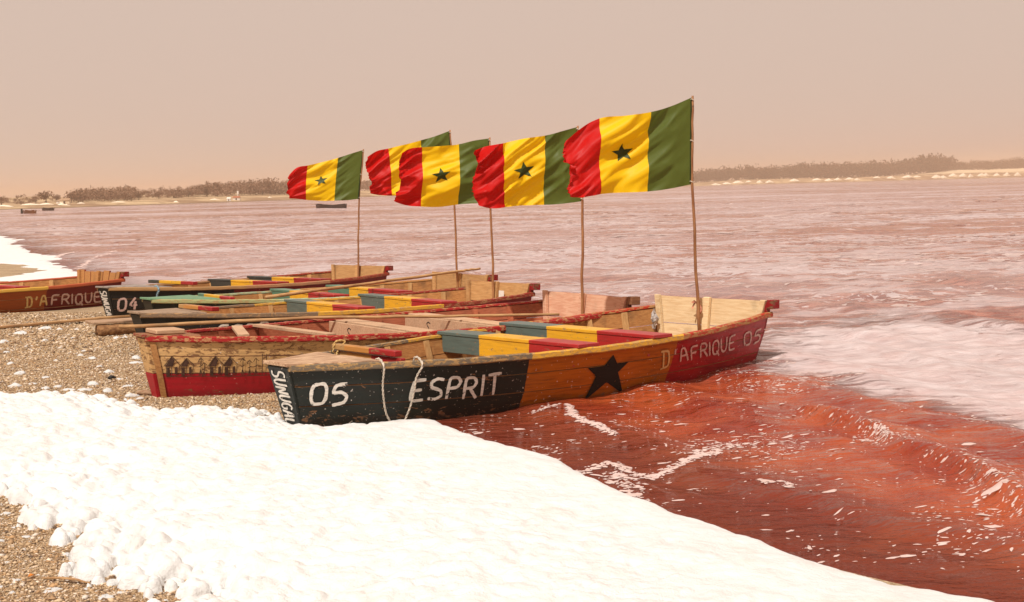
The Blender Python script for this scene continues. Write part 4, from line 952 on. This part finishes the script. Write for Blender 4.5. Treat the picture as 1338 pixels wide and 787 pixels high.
# ------------------------------------------------------------------ foam flecks and streaks on the red water
def water_foam():
    r = np.random.default_rng(9); mb_v = []; mb_f = []; nb = 0; N = 9
    def blobs(x, y, a, b, rot, lift=.004, dome=.12):
        nonlocal nb
        n = len(x); q = np.linspace(0, 2*np.pi, N, endpoint=False)[None]; rr = 1+r.normal(0, .22, (n, N))
        lx = np.cos(q)*rr*a[:, None]; ly = np.sin(q)*rr*b[:, None]
        X = lx*np.cos(rot)[:, None]-ly*np.sin(rot)[:, None]+x[:, None]; Y = lx*np.sin(rot)[:, None]+ly*np.cos(rot)[:, None]+y[:, None]
        Z = wave_z(X, Y)+lift*.5; cz = wave_z(x, y)+lift+np.minimum(a, b)*dome
        V = np.concatenate([np.stack([X, Y, Z], -1), np.stack([x, y, cz], -1)[:, None]], 1).reshape(-1, 3)
        f = np.stack([np.arange(N), (np.arange(N)+1) % N, np.full(N, N)], 1)
        mb_v.append(V); mb_f.append((f[None]+(np.arange(n)*(N+1))[:, None, None]+nb).reshape(-1, 3)); nb += n*(N+1)
    n = 60000; x = r.uniform(-1.2, 5.2, n); y = r.uniform(4.7, 12.5, n)
    dens = .045+.9*sstep(.5, .70, fbm(x*1.3, y*1.3, 61))+.5*sstep(.55, .7, fbm(x*3.5, y*3.5, 63))
    inn = (-dland(x, y) > .05) & (sdf(x, y, film_poly) < .25)
    P = proj(np.stack([x, y, 0*x], 1)); vis = (P[:, 0] > 560) & (P[:, 0] < 1400) & (P[:, 1] < 830)
    k = inn & vis & ~in_boat(x, y, -.03) & (r.random(n) < dens*.27); x, y = x[k], y[k]; n = len(x)
    s = .0050*np.exp(r.normal(0, .65, n)); blobs(x, y, s*r.uniform(1.0, 3.0, n), s*r.uniform(.5, 1.1, n), r.normal(.25, .5, n))
    # torn dashes of thin foam drifting on the open lake
    for (y0, y1, den, a0, a1, b0, b1) in ((13, 42, 20., .025, .12, .03, .11), (42, 110, 1.5, .10, .45, .12, .40)):
        n = int(.42*(y1*y1-y0*y0)*den); y = np.sqrt(r.uniform(y0*y0, y1*y1, n)); x = r.uniform(-.42, .42, n)*y
        c = fbm(x*.16, y*.22, 67, 3)*.6+fbm(x*.9, y*.9, 68, 3)*.5; k = (r.random(n) < sstep(.50, .68, c)*.75) & (-dland(x, y) > 2.5) & (sdf(x, y, film_poly) < 0)
        k &= ~in_boat(x, y, -.25)
        x, y = x[k], y[k]; n = len(x); e = np.exp(r.normal(0, .35, n)); blobs(x, y, r.uniform(a0, a1, n)*e, r.uniform(b0, b1, n)*e*.8, r.normal(0, .3, n), .010, 0.)
    lake = len(mb_v)
    # crest of the little breaker
    n = 2200; y = r.uniform(4.8, 9.4, n); cx = np.interp(y, CREST[::-1, 1], CREST[::-1, 0])-.12*(vn(y*2.2, y*0, 5)-.5); x = cx-np.abs(r.normal(0, .07, n))+.02
    w = r.random(n) < sstep(.35, .6, vn(y*1.3, y*0, 12))+.12; x, y = x[w], y[w]; s = .0036*np.exp(r.normal(0, .55, len(x))); blobs(x, y, s*1.6, s, r.normal(.6, .6, len(x)))
    # streaks: lines of ragged foam where wavelets run up
    for pts, wd, dn in (([(742, 534), (749, 547), (765, 556), (785, 563), (803, 573)], .018, 1.), ([(752, 618), (775, 610), (800, 604), (825, 616), (850, 622), (880, 614), (910, 603), (945, 594)], .024, 1.), ([(905, 605), (925, 594), (950, 588), (985, 585)], .035, .6),
                        ([(930, 488), (950, 481), (975, 478), (1000, 476)], .03, .6), ([(700, 541), (715, 537), (730, 535)], .02, .7), ([(1000, 640), (1020, 636), (1035, 644)], .02, .4), ([(800, 618), (815, 630), (822, 645), (828, 655)], .05, .9)):
        W = A_([G(*q)[:2] for q in pts]); L = np.concatenate([[0], np.cumsum(np.hypot(*(W[1:]-W[:-1]).T))]); n = int(L[-1]*240*dn); u = r.uniform(0, L[-1], n)
        x = np.interp(u, L, W[:, 0])+r.normal(0, wd, n); y = np.interp(u, L, W[:, 1])+r.normal(0, wd*1.3, n); s = .008*np.exp(r.normal(0, .45, n)); blobs(x, y, s*r.uniform(1, 2.2, n), s*r.uniform(.6, 1.2, n), r.normal(.2, .5, n), .006)
    # far wavelets at the shore behind the boats
    for pts in ([(104, 352), (112, 345), (125, 339), (150, 331)], [(72, 338), (80, 334), (95, 331)]):
        W = A_([G(*q)[:2] for q in pts]); L = np.concatenate([[0], np.cumsum(np.hypot(*(W[1:]-W[:-1]).T))]); n = 90; u = r.uniform(0, L[-1], n)
        x = np.interp(u, L, W[:, 0])+r.normal(0, .05, n); y = np.interp(u, L, W[:, 1])+r.normal(0, .08, n); s = .025*np.exp(r.normal(0, .4, n)); blobs(x, y, s*2, s, r.normal(.3, .3, n), .02)
    t = NT('foam_flecks'); n = t.noise(t.coord('Object'), 20, 3); t.bsdf(t.mix(n, (.68, .57, .53, 1), (.46, .27, .22, 1)), .6, .3)
    def part(name, vs, fs, m, label):
        base = fs[0].min(); tag(np_mesh(name, np.concatenate(vs), np.concatenate(fs)-base, [m], smooth=True), label, None, kind='stuff')
    part('foam_flecks', mb_v[:1]+mb_v[lake:], [mb_f[0]]+[f-sum(len(v) for v in mb_v[1:lake]) for f in mb_f[lake:]], t.m, 'white foam flecks and streaks floating on the red water')
    t = NT('thin_lake_foam'); b = t.bsdf((.60, .47, .43, 1), .6, .3, None, connect=False); tr = t.n('ShaderNodeBsdfTransparent'); ms = t.n('ShaderNodeMixShader'); ms.inputs[0].default_value = .40
    t.l(b, ms.inputs[1]); t.l(tr.outputs[0], ms.inputs[2]); t.l(ms.outputs[0], t.out.inputs[0])
    part('lake_foam', mb_v[1:lake], mb_f[1:lake], t.m, 'torn pale foam drifting over the open pink lake')
water_foam()

# ------------------------------------------------------------------ far shore
FS = [(-500, 150), (-200, 215), (0, 268), (100, 292), (200, 320), (300, 350), (380, 385), (520, 520), (700, 720), (860, 900), (920, 985), (1120, 1080), (1338, 1190), (1600, 1260), (2100, 1300)]
FSX = A_([f[0] for f in FS], float); FSY = A_([f[1] for f in FS], float)
def shore_pt(px, back=0.):
    """point on the far shoreline seen at picture column px, moved inland"""
    Y = float(np.interp(px, FSX, FSY))+back; return ((px-PW/2)/F*Y, Y)
def shore_h(px, back):
    """height of the far land"""
    px = np.asarray(px, float); back = np.asarray(back, float); right = sstep(900, 980, px)
    n = fbm(px*.02, back*.03, 51, 4)
    lo = .9*sstep(0, 25, back)+2.2*sstep(30, 160, back)*n*1.6
    hi = 2.2*sstep(0, 18, back)*(.35+1.1*n)+4.6*sstep(60, 190, back)*sstep(1150, 1270, px)*(.8+.3*n)+2.5*sstep(30, 180, back)
    return lo*(1-right)+hi*right-.35*sstep(1, -6, back)
pxs = np.concatenate([np.arange(-500, 2101, 9.)]); bks = A_([-8, -3, 0, 2, 5, 9, 14, 20, 28, 40, 60, 85, 115, 150, 190, 240, 320, 460, 800])
PXg, BK = np.meshgrid(pxs, bks); nx = len(pxs)
Yg = np.interp(PXg, FSX, FSY)+BK; Xg = (PXg-PW/2)/F*Yg; Zg = shore_h(PXg, BK)
i = (np.arange(len(bks)-1)[:, None]*nx+np.arange(nx-1)[None]).ravel(); Fc = np.stack([i, i+1, i+1+nx, i+nx], 1)
t = NT('far_sand'); ob = t.coord('Object'); n1 = t.noise(ob, .05, 5, .6); n2 = t.noise(ob, .4, 4)
z = t.n('ShaderNodeSeparateXYZ'); t.l(ob, z.inputs[0])
c = t.mix(t.step(n1, .40, .6), (.52, .38, .22, 1), (.26, .16, .09, 1)); c = t.mix(t.step(n2, .5, .7), c, (.22, .14, .08, 1)); c = t.mix(t.step(z.outputs[2], .35, .05), c, (.16, .10, .06, 1)); c = t.mix(t.math('MULTIPLY', t.step(z.outputs[2], 4.6, 6.2), .8), c, (.80, .64, .42, 1))
t.bsdf(c, .9, .1)
tag(np_mesh('far_shore', np.stack([Xg, Yg, Zg], -1).reshape(-1, 3), Fc, [t.m], smooth=True), 'low sandy far shore of the lake', None, kind='structure')

# ------------------------------------------------------------------ trees across the water
t = NT('far_foliage'); oi = t.n('ShaderNodeObjectInfo').outputs['Random']; n = t.noise(t.coord('Object'), .5, 3)
t.bsdf(t.mix(n, (.05, .026, .013, 1), (.11, .055, .028, 1)), .8, .1); M['leaf'] = t.m
t = NT('far_foliage_hazed'); n = t.noise(t.coord('Object'), .5, 3); t.bsdf(t.mix(n, (.16, .088, .052, 1), (.26, .145, .088, 1)), .8, .1); M['leaf_hazed'] = t.m  # paler copy of the foliage, with haze put into its colour
M['trunk'] = plain('far_trunk', (.10, .065, .04, 1), .9)
def crown_quads(r, c, rx, rz, n, size):
    """leaf clumps through the crown's volume"""
    nb = 5; bc = A_(c)+r.normal(0, 1, (nb, 3))*A_([rx*.42, rx*.42, rz*.3]); br = r.uniform(.45, .75, nb)
    k = r.integers(0, nb, n); d = r.normal(0, 1, (n, 3)); d /= np.linalg.norm(d, axis=1)[:, None]; rad = r.random(n)**.45
    P = bc[k]+d*rad[:, None]*br[k][:, None]*A_([rx, rx, rz]); P[:, 2] = np.maximum(P[:, 2], .15)
    a = r.normal(0, 1, (n, 3)); a /= np.linalg.norm(a, axis=1)[:, None]; b = np.cross(a, r.normal(0, 1, (n, 3))); b /= np.linalg.norm(b, axis=1)[:, None]
    s = size*r.uniform(.6, 1.4, (n, 1)); a *= s; b *= s*.7
    return np.stack([P-a-b, P+a-b*.6, P+a*.7+b, P-a*.8+b*.9], 1)
def trunk_mb(h, rad, r):
    mb = MB(); mb.tube([(0, 0, -.6), (.05*h*r.uniform(-1, 1), 0, h*.35), (.08*h*r.uniform(-1, 1), 0, h*.7)], [rad, rad*.75, rad*.35], 6)
    for k in range(3):
        a = r.uniform(0, 6.28); z0 = h*r.uniform(.25, .5); mb.tube([(0, 0, z0), (math.cos(a)*h*.16, math.sin(a)*h*.16, z0+h*.16), (math.cos(a)*h*.26, math.sin(a)*h*.26, z0+h*.3)], [rad*.45, rad*.3, rad*.12], 5)
    return mb
def tree(px, back, h, w, label, group, seed, name='far_tree'):
    x, y = shore_pt(px, back); z = float(shore_h(px, back)); r = np.random.default_rng(seed); rr = random.Random(seed)
    o = thing(name, label, 'tree', (x, y, z), group=group); trunk_mb(h, h*.03+.05, rr).build('trunk', M['trunk'], o)
    q = crown_quads(r, (0, 0, h*.58), w/2, h*.40, int(520), h*.045); np_mesh('crown', q.reshape(-1, 3), np.arange(len(q)*4).reshape(-1, 4), [M['leaf_hazed' if px < 600 else 'leaf']], o)
def h_px(px, back, p): return p*(float(np.interp(px, FSX, FSY))+back)/F
LT = [(66, 45, 23, 22, 'round dark lone tree beside the low pale buildings across the lake'), (8, 40, 16, 26, 'low tree at the left end of the far shore'), (33, 30, 10, 20, 'low rounded bush between two far trees beside pale sand'), (53, 60, 11, 16, 'small tree leaning against the round lone tree'), (80, 70, 13, 12, 'sparse small tree between lone tree and pale buildings'),
      (187, 60, 15, 15, 'small peaked tree just past the long dense grove'), (213, 70, 15, 14, 'small tree in the gap of the far tree line'), (232, 75, 17, 18, 'bushy tree above a pale patch on the far shore'), (252, 80, 16, 13, 'narrow tree in the far tree line'), (276, 85, 21, 16, 'taller forked tree in the far tree line'), (289, 90, 23, 14, 'peaked tree rising over the far tree line'), (348, 95, 27, 34, 'broad tall tree crown highest of the far tree line')]
for k, (px, bk, hp, wp, lb) in enumerate(LT): tree(px, bk, h_px(px, bk, hp*.82), h_px(px, bk, wp), lb, 'single trees on the far shore', 300+k)
RT = [(988, 170, 23, 14), (1053, 170, 29, 16), (1086, 175, 26, 18), (1111, 175, 27, 14), (1134, 180, 27, 18), (1152, 180, 25, 14), (1191, 190, 27, 20), (1205, 190, 32, 13), (1214, 190, 32, 13), (1293, 260, 19, 16)]
for k, (px, bk, hp, wp) in enumerate(RT): tree(px, bk, h_px(px, bk, hp-7), h_px(px, bk, wp), 'tall tree rising above the distant wood over the sandy salt shore', 'tall trees over the distant wood', 400+k)
def wood_belt(name, spans, label, seed):
    r = np.random.default_rng(seed); Q = []
    for (p0, p1, hp0, hp1, back, dep, per) in spans:
        n = int((p1-p0)*per)
        for k in range(n):
            px = r.uniform(p0, p1); bk = back+r.uniform(0, dep); f = (px-p0)/(p1-p0); hp = (hp0+(hp1-hp0)*f)*r.uniform(.72, 1.08)
            h = h_px(px, bk, hp*(.78 if px < 600 else .9)); x, y = shore_pt(px, bk); z = float(shore_h(px, bk)); w = h*r.uniform(.7, 1.5)
            Q.append(crown_quads(r, (x, y, z+h*.5), w*.6, h*.5, 150, h*.052))
    q = np.concatenate(Q); q = q.reshape(-1, 3)
    return tag(np_mesh(name, q, np.arange(len(q)).reshape(-1, 4), [M['leaf_hazed' if seed == 21 else 'leaf']]), label, None, kind='stuff')
wood_belt('far_woodland', [(-260, 60, 9, 9, 60, 60, .5), (60, 98, 5, 5, 60, 40, .5), (100, 180, 20, 21, 50, 50, 1.2), (178, 262, 11, 14, 70, 60, .9), (255, 335, 16, 22, 80, 60, 1.), (325, 400, 23, 22, 90, 60, 1.1), (395, 620, 20, 16, 100, 60, .5)], 'brown hazy woodland along the far shore behind the flags', 21)
wood_belt('far_woodland', [(620, 905, 15, 13, 120, 80, .6), (900, 1045, 17, 19, 130, 90, 1.3), (1040, 1240, 20, 24, 150, 80, 1.3), (1215, 1420, 14, 15, 270, 100, 1.3), (1420, 1900, 15, 15, 250, 100, .5)], 'brown hazy woodland behind the pale sand bank across the lake', 22)

# salt heaps and pale sand banks along the distant water's edge
t = NT('salt'); n = t.noise(t.coord('Object'), .8, 4); t.bsdf(t.mix(t.step(n, .4, .7), (.80, .72, .58, 1), (.55, .42, .28, 1)), .9, .1); M['salt'] = t.m
def heap_mesh(seed):
    r = random.Random(seed); n, m = 12, 5; vs = []
    for j in range(m):
        f = j/(m-1)
        for i in range(n):
            a = 2*math.pi*i/n; rr = (1-f)**.8*(1+.2*math.sin(2*a+seed)+.12*math.sin(5*a+seed*2)); vs.append((rr*math.cos(a), rr*.7*math.sin(a), f*(1+.15*math.sin(a*2+seed))-.08))
    me = bpy.data.meshes.new('salt_heap'); me.from_pydata(vs, [], [(j*n+i, j*n+(i+1) % n, (j+1)*n+(i+1) % n, (j+1)*n+i) for j in range(m-1) for i in range(n)]); me.materials.append(M['salt']); me.update(); return me
HM = [heap_mesh(s) for s in range(5)]
def heap(px, back, wp, hp, label, group, k):
    x, y = shore_pt(px, back); o = bpy.data.objects.new('salt_heap', HM[k % 5]); s = y/F; o.location = (x, y, float(shore_h(px, back))-.1); o.scale = (wp*s/2, wp*s/2*.9, hp*s); o.rotation_euler = (0, 0, (k % 3-1)*.25); link(o); tag(o, label, 'salt heap', group)
r = random.Random(31)
hl = [(938, 16, 3), (952, 14, 3.5), (967, 16, 4), (981, 12, 3), (995, 12, 4), (1008, 16, 4), (1040, 14, 4.5), (1070, 14, 4), (1085, 14, 4), (1097, 16, 4), (1112, 16, 4), (1122, 10, 3), (1148, 10, 3), (1166, 14, 4), (1188, 20, 4), (1200, 14, 3), (1225, 16, 6), (1234, 12, 5), (1247, 14, 5), (1260, 14, 5.5), (1270, 10, 5), (1284, 12, 5), (1290, 8, 5), (1304, 12, 5), (1317, 12, 6), (1331, 12, 6), (1345, 14, 6)]
for k, (px, w, h) in enumerate(hl): heap(px, r.uniform(8, 30), w*.9, h*.8, 'pale heap of salt at the water edge across the lake', 'salt heaps along the distant shore', k)
for k, (px, w, h) in enumerate([(10, 24, 2.5), (45, 26, 2.5), (66, 20, 2.5), (86, 18, 3), (92, 14, 2), (111, 12, 2), (160, 22, 1.6), (235, 8, 2.5), (285, 16, 1.6), (357, 8, 2)]): heap(px, r.uniform(12, 24), w, h, 'low pale heap of salt on the shore below the hazy far trees', 'low salt heaps on the nearer far shore', k)

# low pale buildings beside the lone tree, and a white hut with a mast
def hut(px, back, wp, hp, label, wallc, roofc, name='far_hut', mast=0):
    x, y = shore_pt(px, back); s = y/F; z = float(shore_h(px, back)); w, h = wp*s, hp*s; o = thing(name, label, 'building', (x, y, z))
    mb = MB(); mb.box((0, 0, h*.3-.2), (w, w*.6, h*.6+.4)); mb.build('wall', wallc, o)
    mb = MB(); a, b, e = w*.56, w*.38, h*.62; mb.add([(-a, -b, e), (a, -b, e), (a, b, e), (-a, b, e), (-a*.8, 0, h), (a*.8, 0, h)], [(0, 1, 5, 4), (2, 3, 4, 5), (1, 2, 5), (3, 0, 4), (3, 2, 1, 0)]); mb.build('roof', roofc, o)
    mb = MB(); mb.box((0, -w*.3-.02, h*.22), (w*.18, .05, h*.44)); mb.build('door', M['brown'], o)
    if mast: mb = MB(); mb.tube([(w*.2, 0, h*.6), (w*.2, 0, mast*s)], [.12, .07], 6); mb.box((w*.2, 0, mast*s*.8), (.5, .1, .9)); mb.build('mast', M['sticker'], o)
hut(91, 30, 13, 7, 'low tan pavilion beside the round lone tree across the lake', M['salt'], M['worn'])
hut(84, 38, 8, 5, 'small pale hut behind the low tan pavilion across the lake', M['sticker'], M['grey'])
hut(314, 14, 9, 5, 'white hut with a mast at the water edge across the lake', M['sticker'], M['rosewood'], mast=12)
hut(304, 10, 5, 5, 'tiny white hut beside the hut with the mast', M['sticker'], M['sticker'])
# boats far out
def small_boat(px0, px1, py, label, colr, seed):
    a = G(px0, py, .0); b = G(px1, py, .0); L = np.hypot(*(b-a)[:2]); mb = MB(); n = 12; vs = []
    for i in range(n+1):
        u = i/n; w = .55*(1-abs(2*u-1)**3)*.9+.12; zz = .42+.16*(2*u-1)**2
        vs += [(u*L, -w*.7, -.12), (u*L, -w, zz), (u*L, -w+.06, zz), (u*L, -w*.7+.06, .0), (u*L, w*.7-.06, .0), (u*L, w-.06, zz), (u*L, w, zz), (u*L, w*.7, -.12)]
    fs = [(i*8+j, i*8+(j+1) % 8, i*8+8+(j+1) % 8, i*8+8+j) for i in range(n) for j in range(8)]+[tuple(range(8)), tuple(n*8+j for j in range(8))]
    o = thing('moored_boat', label, 'boat', (a[0], a[1], -.03), (0, 0, math.atan2(b[1]-a[1], b[0]-a[0])), 'boats moored far out on the lake')
    mb.add(vs, fs); mb.build('hull', colr, o)
    for u in (.3, .55, .78): s_ = MB(); s_.box((u*L, 0, .36), (.22, .9, .04)); s_.build('thwart', M['wood'], o)
small_boat(414, 452, 272.5, 'dark wooden boat drifting alone on open water beyond the flags', paint('far_boat_dark', [(0, (.03, .015, .015, 1))], .1), 1)
small_boat(32, 46, 279.5, 'brown and black boat moored beside a post off the far shore', paint('far_boat_brown', [(0, (.22, .07, .02, 1))], .1), 2)
small_boat(56, 70, 275.5, 'black boat moored off the far shore near the lone tree', paint('far_boat_black', [(0, (.012, .01, .01, 1))], .1), 3)
q = G(28.5, 279.5, 0); mb = MB(); mb.tube([(0, 0, -.4), (.02, 0, .35), (0, 0, .72)], [.16, .17, .13], 8); o = mb.build('mooring_post', M['black'], None); o.location = q; tag(o, 'short dark post standing in the water beside a moored boat', 'post')

# ------------------------------------------------------------------ dusty air
hz = bmesh.new(); bmesh.ops.create_cube(hz, size=1); me = bpy.data.meshes.new('haze'); hz.to_mesh(me); hz.free()
ho = link(bpy.data.objects.new('haze', me)); ho.scale = (6900, 4400, 34); ho.location = (0, 1600, 15); ho['kind'] = 'stuff'; ho['label'] = 'dusty tan air'
t = NT('haze'); pv = t.n('ShaderNodeVolumePrincipled'); pv.inputs['Color'].default_value = (.93, .735, .56, 1); pv.inputs['Density'].default_value = .0006; pv.inputs['Anisotropy'].default_value = .2
t.l(pv.outputs[0], t.out.inputs['Volume']); me.materials.append(t.m)
